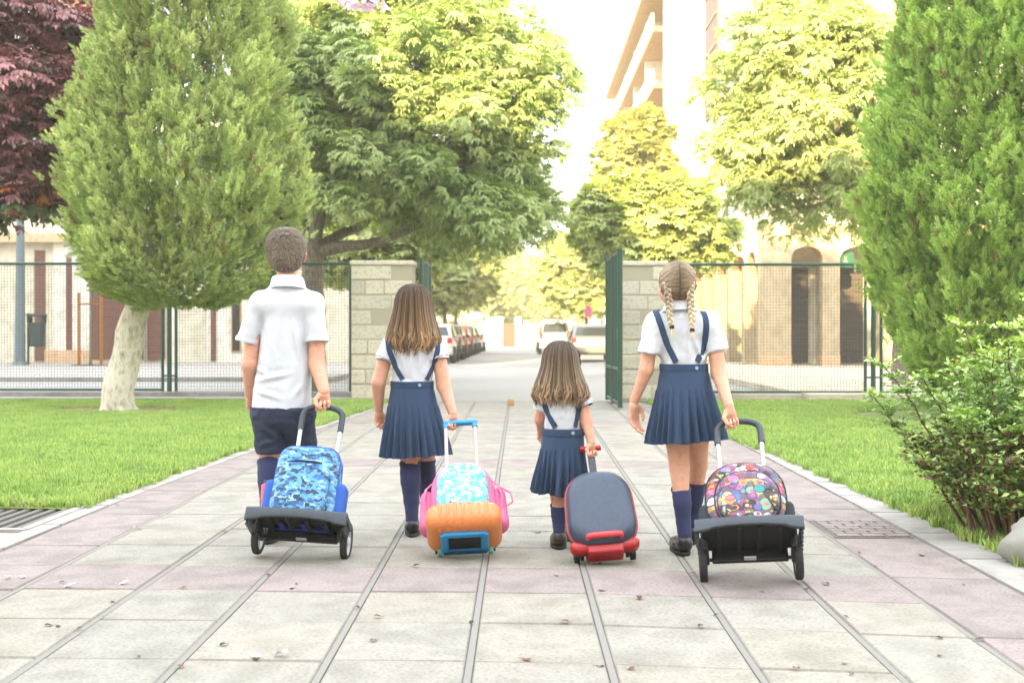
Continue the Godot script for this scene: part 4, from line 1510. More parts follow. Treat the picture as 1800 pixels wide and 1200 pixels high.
# loose hair: profile rows are (y, half width, half depth, z centre) from the crown to the ends
func _loose_hair(t: Node3D, c: Vector3, prof: Array, strands: int, sd: int, dark: Color, mid: Color, tip: Color, m: Material, spread := 2.1) -> void:
	var r := RandomNumberGenerator.new(); r.seed = sd
	var f := FastNoiseLite.new(); f.seed = sd; f.frequency = 1.0
	var look := func(y: float) -> Array:
		for i in prof.size() - 1:
			if y <= prof[i][0] and y >= prof[i + 1][0]:
				var u: float = (prof[i][0] - y) / (prof[i][0] - prof[i + 1][0])
				var o := []
				for k in range(1, 4): o.append(lerpf(prof[i][k], prof[i + 1][k], u))
				return o
		return [prof[-1][1], prof[-1][2], prof[-1][3]]
	var g := Geo.new()
	var rows := []
	var y0: float = prof[0][0]
	var y1: float = prof[-1][0]
	for j in 26:
		var u := j / 25.0
		var y := lerpf(y0, y1 + .012, 1 - pow(1 - u, 1.6) if u < .5 else lerpf(1 - pow(.5, 1.6), 1.0, u * 2 - 1))
		var q: Array = look.call(y)
		var row := PackedVector3Array()
		for i in 33:
			var a := lerpf(-spread * .97, spread * .97, i / 32.0)
			row.append(c + Vector3(sin(a) * q[0] * .93, y, q[2] + cos(a) * q[1] * .92))
		rows.append(row)
	g.col = dark
	g.grid(rows)
	g.col = Color(1, 1, 1)
	var h := part("hair", g, m, t)
	g = Geo.new()
	for s in strands:
		var a := lerpf(-spread, spread, (s + r.randf()) / strands)
		var rad := r.randf_range(.90, 1.03)
		var clump := f.get_noise_2d(a * 4.5, 40)
		var end := y1 + r.randf_range(-.018, .045) + .03 * clump + .012 * f.get_noise_1d(a * 3) - .01 * cos(a)
		var ph := f.get_noise_2d(a * 2.2, 5) * 4 + r.randf_range(-.5, .5)
		var wav := r.randf_range(.4, 1.2)
		var start := r.randf_range(0, .06)
		var pts := []
		for i in 22:
			var u := lerpf(start, 1.0, i / 21.0)
			var y := lerpf(y0, end, 1 - pow(1 - u, 1.55) if u < .5 else lerpf(1 - pow(.5, 1.55), 1.0, u * 2 - 1))
			var q: Array = look.call(maxf(y, y1))
			var lower := smoothstep(.35, 1.0, u)
			var aa := a + (.11 * sin(u * 11 + ph) * wav + .26 * clump * sin(u * 6)) * lower + .12 * f.get_noise_2d(a * 9, u * 2) * lower
			var rr := rad + .11 * lower * f.get_noise_2d(a * 5 + 70, u * 3) + .05 * smoothstep(.9, 1.0, u) * -absf(clump)
			pts.append(c + Vector3(sin(aa) * q[0] * rr, y, q[2] + cos(aa) * q[1] * rr))
		var v := r.randf_range(.7, 1.3)
		var hl := clampf(.45 + clump * 2.0 + r.randf_range(-.35, .35), 0, 1)
		_strand(g, pts, r.randf_range(.0022, .0042), dark * v, dark.lerp(mid, .35 + .65 * hl) * v, dark.lerp(tip, .25 + .75 * hl) * v)
	part("strands", g, m, h, "stuff")

# a plait of three strands along a path
func _braid(t: Node3D, path: Array, r0: float, r1: float, turns: float, tail: float, m: Material, c0: Color, c1: Color, sd: int) -> void:
	var c := Curve3D.new()
	for i in path.size():
		var tn: Vector3 = (path[mini(i + 1, path.size() - 1)] - path[maxi(i - 1, 0)]) * .2
		c.add_point(path[i], -tn, tn)
	var total := c.get_baked_length()
	var r := RandomNumberGenerator.new(); r.seed = sd
	var g := Geo.new()
	for k in 3:
		for sub in 5:
			var pts := []
			var so := Vector2(cos(sub * 1.25), sin(sub * 1.25)) * .36
			var n := 96
			for i in n:
				var u := i / float(n - 1)
				var p := c.sample_baked(u * total, true)
				var d := (c.sample_baked(minf(u + .02, 1) * total, true) - c.sample_baked(maxf(u - .02, 0) * total, true)).normalized()
				var side := d.cross(Vector3(0, 0, 1)).normalized()
				var out := side.cross(d).normalized()
				if out.z < 0: out = -out
				var rr := lerpf(r0, r1, u)
				var th := u * turns * TAU + TAU * k / 3.0
				pts.append(p + side * (sin(th) * rr * .62 + so.x * rr * .8) + out * (sin(2 * th) * rr * .36 + so.y * rr * .7))
			var v := r.randf_range(.75, 1.25)
			_strand(g, pts, r0 * .34, c0.lerp(c1, r.randf()) * v, c0.lerp(c1, r.randf()) * v, c1 * v)
	for i in 10:
		var p: Vector3 = path[-1]
		var d: Vector3 = (path[-1] - path[-2]).normalized()
		var o := Vector3(r.randf_range(-1, 1), 0, r.randf_range(-.5, 1)) * .008
		_strand(g, [p - d * .01, p + d * tail * .4 + o, p + d * tail + o * 1.6], .0028, c0, c1, c1)
	var b := part("braid", g, m, t)
	g = Geo.new()
	g.tube([path[-1] - (path[-1] - path[-2]).normalized() * .006, path[-1] + (path[-1] - path[-2]).normalized() * .006], r1 * 1.05, 10)
	part("hair_tie", g, M.sole, b)

func _bow(a: Vector3, b: Vector3, c: Vector3) -> Array:
	return [a, b, c]

func people_materials() -> void:
	var knit := noise_tex(51, .09, [], [], 256, 3)
	var weave := noise_tex(52, .16, [0.0, .5, 1.0], [Color(.86, .86, .86), Color(.95, .95, .95), Color(1, 1, 1)], 256, 4)
	var skin_t := noise_tex(53, .018, [0.0, .5, 1.0], [Color(.93, .86, .82), Color(1, 1, 1), Color(1, .90, .87)], 256, 4)
	M.skin = mat(Color(.80, .61, .51), .55, skin_t, 4.0, skin_t, .05)
	M.skin.subsurf_scatter_enabled = true
	M.skin.subsurf_scatter_strength = .12
	M.eye_white = mat(Color(.85, .84, .82), .2)
	M.iris = mat(Color(.16, .10, .06), .2)
	M.cotton = mat(Color(.80, .81, .835), .9, weave, 9.0, knit, .12)
	M.cotton.rim_enabled = true; M.cotton.rim = .2
	M.navy = mat(Color(.165, .25, .365), .85, weave, 8.0, weave, .08)
	M.navy.rim_enabled = true; M.navy.rim = .25
	M.navy_short = mat(Color(.15, .18, .27), .85, weave, 8.0, weave, .08)
	M.navy_sock = mat(Color(.17, .185, .33), .92, weave, 10.0, knit, .12)
	M.navy_sock.rim_enabled = true; M.navy_sock.rim = .3
	M.leather = mat(Color(.085, .08, .085), .32, M.blot, 9.0)
	M.leather_brown = mat(Color(.19, .14, .13), .38, M.blot, 9.0)
	M.sole = mat(Color(.10, .085, .075), .75)
	M.button = mat(Color(.55, .62, .70), .35)
	M.hair = mat(Color(1, 1, 1), .42)
	M.hair.metallic_specular = .32
	M.hair.vertex_color_use_as_albedo = true
	M.bow = mat(Color(.30, .10, .16), .6, weave, 9.0)

func _crew(t: Node3D, f: Field, called: String, m: Material) -> MeshInstance3D:
	var g := Geo.new()
	f.mesh_into(g)
	return part(called, g, m, t)

func _ring(c: Vector3, rows_in: Array, sx: float, sz: float, open_front := 0.0) -> Geo:
	var g := Geo.new()
	var rows := []
	for q in rows_in:
		var row := PackedVector3Array()
		for i in 41:
			var a := lerpf(-PI + open_front, PI - open_front, i / 40.0)
			row.append(c + Vector3(sin(a) * q.x * sx, q.y - .012 * (1 - cos(a)), cos(a) * q.x * sz))
		rows.append(row)
	g.grid(rows)
	return g

func boy() -> void:
	pr = Vector3(-1.178, 0, -5.975)
	var t := thing("person", "boy in a white polo shirt and navy shorts pulling a blue camouflage trolley bag", "person", pr)
	var hc := J(503, 449, 0)
	var neck := J(504, 500, .0)
	var sl := J(451, 531, .0)
	var sr := J(554, 531, .0)
	var el := J(438, 640, .01)
	var er := J(556, 640, .03)
	var wl := J(438, 695, -.11)
	var wr := J(569, 688, .105)
	var pel := J(496, 735, 0)
	var kl := J(473, 797, -.01)
	var kr := J(531, 797, -.10)
	var al := J(470, 915, .09)
	var ar := J(528, 912, -.20)
	al.y = .085; ar.y = .085
	var g := _body(t, [[pel + Vector3(0, .06, 0), J(503, 575, -.015), .088, .078, 1.05, .65], [neck, hc + Vector3(0, -.06, .0), .050, .048, 1.0, 1.0], [sl + Vector3(.05, -.01, 0), sr + Vector3(-.05, -.01, 0), .045, .045, 1.0, 1.0]],
		[[[sl, .036], [el, .041], [wl, .027]], [[sr, .036], [er, .042], [wr, .028]], [[pel + Vector3(-.068, .0, -.01), .068], [kl, .055], [al, .033]], [[pel + Vector3(.068, 0, -.01), .068], [kr, .055], [ar, .033]], [[al, .033], [al + Vector3(0, -.045, -.06), .028]], [[ar, .033], [ar + Vector3(0, -.045, -.06), .028]]], 1.36)
	_head(g, hc, 1.06, Basis(Vector3.UP, .18), t)
	_hand(g, wr, Vector3(-1, 0, .1).normalized(), Vector3(0, -1, .12).normalized(), Vector3(0, -.12, -1).normalized(), .98, [1.15, 1.35, 1.0], .9)
	_hand(g, wl, Vector3(.5, 0, -.86), Vector3(.05, -.95, -.3).normalized(), Vector3(-.86, -.1, -.5).normalized(), .95, [.4, .5, .4], .4)
	part("body", g, M.skin, t)
	# short hair: a cap with a hairline, then short blades that turn round the crown
	var f := Field.new(hc - Vector3(.15, .12, .15), hc + Vector3(.15, .17, .16), .0065)
	var tb := Basis(Vector3.UP, .18)
	f.bone(hc + Vector3(0, .034, .022), hc + tb * Vector3(0, .030, -.032), .094, .088, .02)
	f.bone(hc + Vector3(0, -.02, .024), hc + tb * Vector3(0, .0, -.01), .079, .078, .03)
	fn.seed = 4; fn.frequency = 1.0
	f.ripple(fn, .0012, Vector3(26, 22, 26))
	for z in f.nz:
		for y in f.ny:
			for x in f.nx:
				var p := tb.inverse() * (f.lo + Vector3(x, y, z) * f.h - hc)
				var cut := maxf((-.090 - p.y) * .9, (-.018 - p.y - p.z * 1.1) * .7)
				cut = maxf(cut, (.03 - p.y) * .6 if p.z < -.02 else -1.0)
				var i := (z * f.ny + y) * f.nx + x
				f.d[i] = maxf(f.d[i], cut)
	g = Geo.new()
	g.col = Color(.075, .055, .04)
	f.mesh_into(g)
	var hair := part("hair", g, M.hair, t)
	g = Geo.new()
	rng.seed = 21
	var whorl := Vector3(-.015, .80, .6).normalized()
	for i in 10000:
		var d := Vector3(rng.randfn(), rng.randfn(), rng.randfn() + .5).normalized()
		var p := hc + Vector3(0, .02, .01)
		var k := 0.16
		var q := p + d * k
		while k > .03 and f.at(q) > 0:
			k -= .004
			q = p + d * k
		if k <= .03 or q.y < hc.y - .08: continue
		var nn := f.slope(q)
		var flow := (q - (p + whorl * .1)).normalized()
		flow = (flow - nn * flow.dot(nn)).normalized()
		var lift := .10 + .32 * smoothstep(.03, .12, q.y - hc.y)
		var l := lerpf(.014, .030, smoothstep(-.05, .10, q.y - hc.y)) * rng.randf_range(.7, 1.3)
		var e := q + (flow + nn * lift + Vector3(rng.randfn(), rng.randfn(), rng.randfn()) * .06).normalized() * l
		var turn := atan2((q - p).cross(whorl).x, (q - p).dot(Vector3(1, 0, 0)))
		var v := rng.randf_range(.85, 1.15) * (1.0 + .4 * fn.get_noise_1d(turn * 9.0))
		var base := Color(.15, .118, .09).lerp(Color(.25, .20, .155), rng.randf()) * v
		_strand(g, [q - nn * .003, q.lerp(e, .5) + nn * .0015, e], .0014, base, base, base * 1.2)
	part("strands", g, M.hair, hair, "stuff")
	# polo shirt
	f = Field.new(Vector3(-.30, pel.y - .08, -.2), Vector3(.32, neck.y + .06, .2), .0088)
	var hem := J(495, 719, 0)
	var slv := J(433, 601, .01)
	var srv := J(556, 600, .02)
	f.bone(J(502, 545, -.005), hem, .098, .130, .04, 1.16, .88, true)
	f.bone(sl + Vector3(.02, -.012, 0), sr + Vector3(-.02, -.012, 0), .056, .056, .05, 1.0, 1.25)
	f.bone(J(500, 512, .0), J(506, 512, .0), .062, .062, .06, 1.2, 1.0)
	f.bone(sl + Vector3(.012, -.0, 0), slv, .053, .052, .022, 1.0, 1.1, true)
	f.bone(sr + Vector3(-.012, -.0, 0), srv, .050, .052, .022, 1.0, 1.1, true)
	fn.frequency = 1.0
	f.ripple(fn, .009, Vector3(8, 2.6, 8))
	f.ripple(fn, .0022, Vector3(12, 20, 14))
	# drag folds from the waist towards the pulling arm
	for q in [[J(452, 668, 0), J(520, 655, 0), .010], [J(450, 684, 0), J(505, 700, 0), .008], [J(520, 560, 0), J(532, 640, 0), .008], [J(470, 560, 0), J(490, 640, 0), .005], [J(535, 640, 0), J(538, 705, 0), .006], [J(450, 644, 0), J(480, 660, 0), .008], [J(520, 700, 0), J(535, 672, 0), .006]]:
		_crease(f, q[0], q[1], q[2])
	var sh := _crew(t, f, "shirt", M.cotton)
	part("collar", _ring(J(505, 499, .006), [Vector2(.066, -.004), Vector2(.064, .026), Vector2(.066, .043), Vector2(.071, .045), Vector2(.077, .030), Vector2(.083, .006), Vector2(.085, -.014)], 1.06, 1.0, .35), M.cotton, sh)
	for s in [[sl, slv, .0595], [sr, srv, .0605]]:
		var d: Vector3 = (s[1] - s[0]).normalized()
		g = Geo.new()
		var ring := []
		for q in [[-.022, s[2] - .002], [-.021, s[2]], [.0, s[2] + .001], [.003, s[2] - .002], [.003, s[2] - .010]]:
			var row := PackedVector3Array()
			var x := d.cross(Vector3(0, 0, 1)).normalized()
			var z := x.cross(d)
			for i in 24:
				var a := -TAU * i / 24
				row.append(s[1] + d * q[0] + (x * cos(a) + z * sin(a) * 1.1) * q[1])
			ring.append(row)
		g.grid(ring, true)
		part("sleeve_band", g, M.cotton, sh)
	# shorts
	f = Field.new(Vector3(-.22, kl.y - .05, -.26), Vector3(.24, pel.y + .06, .2), .0085)
	f.bone(pel + Vector3(-.03, .03, 0), pel + Vector3(.03, .03, 0), .118, .118, .03, 1.15, .95)
	f.bone(pel + Vector3(-.066, -.02, 0), J(476, 796, -.012), .088, .079, .012, 1.0, 1.08, true)
	f.bone(pel + Vector3(.068, -.02, 0), J(530, 792, -.085), .086, .078, .012, 1.0, 1.08, true)
	f.ripple(fn, .010, Vector3(10, 16, 10))
	_crease(f, J(462, 745, 0), J(498, 775, 0), .008)
	_crease(f, J(455, 785, 0), J(490, 770, 0), .007)
	_crew(t, f, "shorts", M.navy_short)
	_sock(t, [[J(471, 810, .0), .056], [kl.lerp(al, .32) + Vector3(0, 0, .012), .056], [kl.lerp(al, .65), .045], [al, .037], [al + Vector3(0, -.05, -.03), .034]], M.navy_sock)
	_sock(t, [[kr.lerp(ar, .07), .056], [kr.lerp(ar, .34) + Vector3(0, 0, .012), .055], [kr.lerp(ar, .65), .044], [ar, .037], [ar + Vector3(0, -.05, -.03), .034]], M.navy_sock)
	_shoe(t, Vector3(al.x, .0, al.z + .045), .05, .0, .235, .082, M.leather)
	_shoe(t, Vector3(ar.x, .0, ar.z + .045), -.05, .0, .235, .082, M.leather)

func _crease(f: Field, a: Vector3, b: Vector3, amp: float) -> void:
	# a soft ridge in the cloth at the back, along a-b (as seen from behind)
	var ab := Vector2(b.x - a.x, b.y - a.y)
	var l2 := ab.length_squared()
	for z in f.nz:
		if f.lo.z + z * f.h < -.02: continue
		for y in f.ny:
			for x in f.nx:
				var p := f.lo + Vector3(x, y, z) * f.h
				var q := Vector2(p.x - a.x, p.y - a.y)
				var u := clampf(q.dot(ab) / l2, 0, 1)
				var dd := (q - ab * u).length()
				if dd < .05:
					var i := (z * f.ny + y) * f.nx + x
					f.d[i] -= 1.2 * amp * sin(PI * clampf(u, .02, .98)) * (exp(-dd * dd / .00016) - .5 * exp(-pow(dd - .022, 2) / .0002))

func girls() -> void:
	# ---- girl with loose wavy hair
	pr = Vector3(-.536, 0, -6.18)
	var t := thing("person", "girl with loose wavy brown hair pulling the pink and orange trolley bag", "person", pr)
	var hc := J(727, 545, .0)
	var neck := J(727, 590, 0)
	var sl := J(683, 606, 0); var sr := J(768, 606, 0)
	var el := J(665, 672, .01); var er := J(780, 678, .02)
	var wl := J(665, 722, -.04); var wr := J(796, 727, .08)
	var pel := J(727, 730, 0)
	var kl := J(720, 800, .01); var kr := J(748, 798, -.10)
	var al := J(724, 912, .08); var ar := J(752, 905, -.20)
	al.y = .075; ar.y = .075
	var g := _body(t, [[pel, J(727, 640, 0), .088, .08, 1.1, .8], [neck, hc + Vector3(0, -.05, 0), .042, .040, 1.0, 1.0], [sl + Vector3(.04, 0, 0), sr + Vector3(-.04, 0, 0), .042, .042, 1.0, 1.0]],
		[[[sl, .038], [el, .037], [wl, .023]], [[sr, .038], [er, .038], [wr, .023]], [[pel + Vector3(-.05, 0, 0), .07], [kl, .052], [al, .030]], [[pel + Vector3(.05, 0, 0), .07], [kr, .048], [ar, .030]], [[al, .03], [al + Vector3(0, -.04, -.06), .026]], [[ar, .03], [ar + Vector3(0, -.04, -.06), .026]]], 1.12)
	_head(g, hc, .98, Basis(Vector3.UP, -.05), t)
	_hand(g, wr, Vector3(-1, 0, .1).normalized(), Vector3(.1, -1, .1).normalized(), Vector3(0, -.1, -1).normalized(), .84, [1.15, 1.35, 1.0], .9)
	_hand(g, wl, Vector3(.8, 0, -.6), Vector3(.05, -1, -.05).normalized(), Vector3(-.6, 0, -.8), .86, [.75, .9, .7], .7)
	part("body", g, M.skin, t)
	var f := Field.new(Vector3(-.24, J(0, 680, 0).y - .03, -.17), Vector3(.24, neck.y + .04, .18), .0085)
	f.bone(J(727, 622, -.005), J(724, 676, 0), .096, .088, .04, 1.16, .93, true)
	f.bone(sl + Vector3(.03, -.01, 0), sr + Vector3(-.03, -.01, 0), .046, .046, .05, 1.0, 1.2)
	f.bone(neck + Vector3(0, -.01, 0), neck, .05, .05, .05)
	f.bone(sl + Vector3(.014, .004, 0), J(677, 632, .01), .052, .056, .02, 1.0, 1.1, true)
	f.bone(sr + Vector3(-.014, .004, 0), J(771, 630, .01), .052, .056, .02, 1.0, 1.1, true)
	fn.seed = 8; fn.frequency = 1.0
	f.ripple(fn, .012, Vector3(13, 4, 13))
	f.ripple(fn, .003, Vector3(24, 20, 24))
	for q in [[J(726, 616, 0), J(724, 655, 0), .007], [J(742, 616, 0), J(738, 650, 0), .006], [J(709, 616, 0), J(712, 650, 0), .006], [J(696, 668, 0), J(730, 676, 0), .007]]:
		_crease(f, q[0], q[1], q[2])
	var sh := _crew(t, f, "blouse", M.cotton)
	part("collar", _ring(neck + Vector3(0, .0, .0), [Vector2(.056, 0), Vector2(.053, .022), Vector2(.056, .027), Vector2(.072, .004)], 1.05, 1.0, .3), M.cotton, sh)
	for s in [[J(677, 632, .01), sl], [J(771, 630, .01), sr]]:
		var d: Vector3 = (s[0] - s[1]).normalized()
		g = Geo.new()
		g.tube([s[0] - d * .012, s[0] + d * .004], .0525, 24)
		part("sleeve_band", g, M.cotton, sh)
	_skirt(t, J(724, 675, 0), Vector2(.106, .088), J(729, 801, 0), Vector2(.176, .150), .30, 26, 3, M.navy, .0, .010)
	_strap(t, f, [[707, 668], [693, 645], [682, 615], [679, 596]], .027, M.navy, Vector3(-.06, J(0, 672, 0).y, -.1))
	_strap(t, f, [[748, 668], [757, 648], [768, 618], [768, 597]], .027, M.navy, Vector3(.06, J(0, 672, 0).y, -.1))
	_sock(t, [[J(720, 813, .01), .052], [kl.lerp(al, .36) + Vector3(0, 0, .012), .053], [kl.lerp(al, .68), .043], [al, .033], [al + Vector3(0, -.045, -.03), .031]], M.navy_sock)
	_sock(t, [[kr.lerp(ar, .09), .049], [kr.lerp(ar, .36) + Vector3(0, 0, .012), .051], [kr.lerp(ar, .68), .041], [ar, .033], [ar + Vector3(0, -.045, -.03), .031]], M.navy_sock)
	_shoe(t, Vector3(al.x + .002, .0, al.z + .042), .04, -.0, .205, .078, M.leather)
	_shoe(t, Vector3(ar.x, .0, ar.z + .042), -.06, .0, .205, .078, M.leather)
	_loose_hair(t, hc, [[.137, .004, .004, .01], [.134, .035, .035, .012], [.118, .064, .070, .012], [.09, .083, .090, .012], [.05, .094, .100, .012], [.0, .100, .103, .013], [-.05, .113, .100, .016], [-.10, .128, .092, .022], [-.15, .138, .086, .028], [-.185, .134, .080, .028], [-.205, .118, .072, .026]], 720, 5, Color(.06, .038, .023), Color(.25, .155, .09), Color(.56, .36, .205), M.hair)
	# ---- the smallest girl
	pr = Vector3(.197, 0, -5.815)
	t = thing("person", "small girl with loose light brown hair pulling the black and red hard suitcase", "person", pr)
	hc = J(985, 640, .0)
	neck = J(986, 682, 0)
	sl = J(957, 700, 0); sr = J(1022, 698, 0)
	el = J(949, 735, -.05); er = J(1031, 742, .02)
	wl = J(950, 755, -.13); wr = J(1040, 779, .07)
	pel = J(988, 812, 0)
	kl = J(982, 873, .01); kr = J(1003, 872, -.07)
	al = J(983, 938, .07); ar = J(1006, 936, -.14)
	al.y = .06; ar.y = .06
	g = _body(t, [[pel, J(988, 730, 0), .07, .066, 1.1, .82], [neck, hc + Vector3(0, -.05, 0), .036, .034, 1.0, 1.0], [sl + Vector3(.03, 0, 0), sr + Vector3(-.03, 0, 0), .034, .034, 1.0, 1.0]],
		[[[sl, .030], [el, .028], [wl, .019]], [[sr, .030], [er, .029], [wr, .020]], [[pel + Vector3(-.03, 0, 0), .055], [kl, .039], [al, .025]], [[pel + Vector3(.04, 0, 0), .055], [kr, .038], [ar, .025]], [[al, .025], [al + Vector3(0, -.032, -.05), .022]], [[ar, .025], [ar + Vector3(0, -.032, -.05), .022]]], .84)
	_head(g, hc, .86, Basis(Vector3.UP, -.1), t)
	_hand(g, wr, Vector3(-1, 0, .1).normalized(), Vector3(.05, -1, .12).normalized(), Vector3(0, -.12, -1).normalized(), .70, [1.1, 1.3, 1.0], .9)
	_hand(g, wl, Vector3(.6, 0, -.8), Vector3(.05, -.9, -.4).normalized(), Vector3(-.8, 0, -.6), .70, [.5, .6, .5], .5)
	part("body", g, M.skin, t)
	f = Field.new(Vector3(-.2, J(0, 770, 0).y - .03, -.15), Vector3(.2, neck.y + .04, .15), .008)
	f.bone(J(989, 712, -.005), J(990, 760, 0), .073, .076, .03, 1.18, .95, true)
	f.bone(sl + Vector3(.02, -.008, 0), sr + Vector3(-.02, -.008, 0), .038, .038, .04, 1.0, 1.2)
	f.bone(neck + Vector3(0, -.01, 0), neck, .042, .042, .04)
	f.bone(sl + Vector3(.010, .002, 0), J(952, 719, -.01), .040, .044, .018, 1.0, 1.1, true)
	f.bone(sr + Vector3(-.010, .002, 0), J(1029, 713, .01), .040, .045, .018, 1.0, 1.1, true)
	fn.seed = 18
	f.ripple(fn, .012, Vector3(14, 7, 14))
	f.ripple(fn, .003, Vector3(26, 22, 26))
	sh = _crew(t, f, "blouse", M.cotton)
	for s in [[J(952, 719, -.01), sl], [J(1029, 713, .01), sr]]:
		var d: Vector3 = (s[0] - s[1]).normalized()
		g = Geo.new()
		g.tube([s[0] - d * .01, s[0] + d * .003], .042, 20)
		part("sleeve_band", g, M.cotton, sh)
	part("collar", _ring(neck, [Vector2(.047, 0), Vector2(.044, .018), Vector2(.047, .022), Vector2(.06, .004)], 1.05, 1.0, .3), M.cotton, sh)
	_skirt(t, J(990, 758, 0), Vector2(.099, .085), J(986, 866, 0), Vector2(.124, .115), .27, 22, 9, M.navy, -.004, -.006)
	_strap(t, f, [[977, 752], [966, 733], [955, 706], [955, 694]], .027, M.navy, Vector3(-.05, J(0, 755, 0).y, -.08))
	_strap(t, f, [[1011, 752], [1015, 733], [1021, 708], [1021, 694]], .027, M.navy, Vector3(.05, J(0, 755, 0).y, -.08))
	_sock(t, [[J(982, 887, .01), .0395], [kl.lerp(al, .48), .039], [kl.lerp(al, .75), .032], [al, .027], [al + Vector3(0, -.035, -.02), .025]], M.navy_sock)
	_sock(t, [[kr.lerp(ar, .2), .038], [kr.lerp(ar, .46), .037], [kr.lerp(ar, .75), .031], [ar, .027], [ar + Vector3(0, -.035, -.02), .025]], M.navy_sock)
	_shoe(t, Vector3(al.x, .0, al.z + .036), .02, .0, .165, .075, M.leather_brown)
	_shoe(t, Vector3(ar.x, .0, ar.z + .036), -.04, .0, .165, .075, M.leather_brown)
	_loose_hair(t, hc, [[.117, .004, .004, .01], [.114, .033, .033, .012], [.10, .058, .062, .012], [.075, .075, .08, .012], [.04, .085, .09, .012], [-.01, .092, .092, .013], [-.06, .108, .088, .016], [-.11, .128, .082, .02], [-.15, .138, .076, .022], [-.18, .124, .068, .022]], 560, 15, Color(.07, .05, .034), Color(.28, .20, .13), Color(.52, .35, .225), M.hair)
	g = Geo.new()
	g.ball(hc + Vector3(.088, .045, -.005), Vector3(.012, .026, .02), 10, 8)
	g.ball(hc + Vector3(.092, .012, .008), Vector3(.010, .022, .016), 10, 8)
	part("hair_bow", g, M.bow, t)
	# ---- girl with two braids
	pr = Vector3(.775, 0, -5.69)
	t = thing("person", "girl with two long blonde braids pulling the trolley with the colourful patterned bag", "person", pr)
	hc = J(1190, 503, .0)
	neck = J(1195, 540, 0)
	sl = J(1148, 567, 0); sr = J(1252, 566, 0)
	el = J(1136, 650, .015); er = J(1263, 655, .05)
	wl = J(1114, 708, -.02); wr = J(1283, 719, .18)
	pel = J(1204, 722, 0)
	kl = J(1194, 822, .01); kr = J(1228, 815, -.11)
	al = J(1204, 935, .10); ar = J(1215, 925, -.20)
	al.y = .078; ar.y = .080
	g = _body(t, [[pel, J(1200, 610, 0), .09, .082, 1.1, .8], [neck, hc + Vector3(0, -.05, 0), .043, .042, 1.0, 1.0], [sl + Vector3(.04, -.005, 0), sr + Vector3(-.04, -.005, 0), .045, .045, 1.0, 1.0]],
		[[[sl, .040], [el, .034], [wl, .021]], [[sr, .040], [er, .036], [wr, .022]], [[pel + Vector3(-.042, 0, 0), .075], [kl, .046], [al, .030]], [[pel + Vector3(.05, 0, 0), .072], [kr, .044], [ar, .030]], [[al, .03], [al + Vector3(0, -.04, -.06), .026]], [[ar, .03], [ar + Vector3(0, -.04, -.06), .026]]], 1.22)
	_head(g, hc, 1.0, Basis(Vector3.UP, .22), t)
	_hand(g, wr, Vector3(-1, 0, .1).normalized(), Vector3(.08, -1, .1).normalized(), Vector3(0, -.1, -1).normalized(), .92, [1.15, 1.35, 1.0], .9)
	_hand(g, wl, Vector3(.75, .1, -.65).normalized(), Vector3(.02, -.99, .05).normalized(), Vector3(-.65, 0, -.75).normalized(), .95, [.28, .35, .3], .2)
	part("body", g, M.skin, t)
	f = Field.new(Vector3(-.28, J(0, 655, 0).y - .03, -.19), Vector3(.28, neck.y + .05, .19), .0088)
	f.bone(J(1200, 588, -.005), J(1201, 646, 0), .104, .093, .04, 1.14, .90, true)
	f.bone(sl + Vector3(.03, -.012, 0), sr + Vector3(-.03, -.012, 0), .05, .05, .05, 1.0, 1.25)
	f.bone(neck + Vector3(0, -.015, 0), neck + Vector3(0, -.005, 0), .054, .052, .06, 1.1, 1.0)
	f.bone(sl + Vector3(.014, .0, 0), J(1143, 622, .01), .055, .060, .02, 1.0, 1.1, true)
	f.bone(sr + Vector3(-.014, .0, 0), J(1259, 618, .015), .055, .060, .02, 1.0, 1.1, true)
	fn.seed = 28
	f.ripple(fn, .012, Vector3(9, 6, 9))
	f.ripple(fn, .003, Vector3(18, 16, 18))
	for q in [[J(1215, 590, 0), J(1235, 640, 0), .009], [J(1200, 575, 0), J(1205, 640, 0), .006], [J(1165, 640, 0), J(1195, 652, 0), .008], [J(1225, 646, 0), J(1245, 615, 0), .008]]:
		_crease(f, q[0], q[1], q[2])
	sh = _crew(t, f, "shirt", M.cotton)
	part("collar", _ring(neck + Vector3(0, -.006, .004), [Vector2(.062, -.002), Vector2(.058, .026), Vector2(.060, .036), Vector2(.066, .036), Vector2(.074, .018), Vector2(.082, -.006)], 1.06, 1.0, .35), M.cotton, sh)
	_skirt(t, J(1202, 645, 0), Vector2(.110, .090), J(1207, 775, 0), Vector2(.178, .155), .30, 26, 6, M.navy, .0, .012)
	_strap(t, f, [[1190, 637], [1175, 606], [1162, 568], [1155, 546]], .029, M.navy, Vector3(-.06, J(0, 642, 0).y, -.1))
	_strap(t, f, [[1226, 637], [1241, 610], [1243, 572], [1240, 546]], .029, M.navy, Vector3(.06, J(0, 642, 0).y, -.1))
	_sock(t, [[J(1197, 858, .02), .0455], [kl.lerp(al, .5) + Vector3(0, 0, .01), .044], [kl.lerp(al, .75), .037], [al, .033], [al + Vector3(0, -.045, -.03), .031]], M.navy_sock)
	_sock(t, [[kr.lerp(ar, .30), .0445], [kr.lerp(ar, .5) + Vector3(0, 0, .01), .043], [kr.lerp(ar, .75), .036], [ar, .033], [ar + Vector3(0, -.045, -.03), .031]], M.navy_sock)
	_shoe(t, Vector3(al.x, .0, al.z + .045), .10, .0, .215, .082, M.leather)
	_shoe(t, Vector3(ar.x, .0, ar.z + .045), .05, .0, .215, .082, M.leather)
	# hair combed from a parting to the two braids
	f = Field.new(hc - Vector3(.13, .12, .13), hc + Vector3(.13, .14, .14), .0065)
	tb_cap(f, hc)
	g = Geo.new()
	g.col = Color(.10, .07, .045)
	f.mesh_into(g)
	var hair := part("hair", g, M.hair, t)
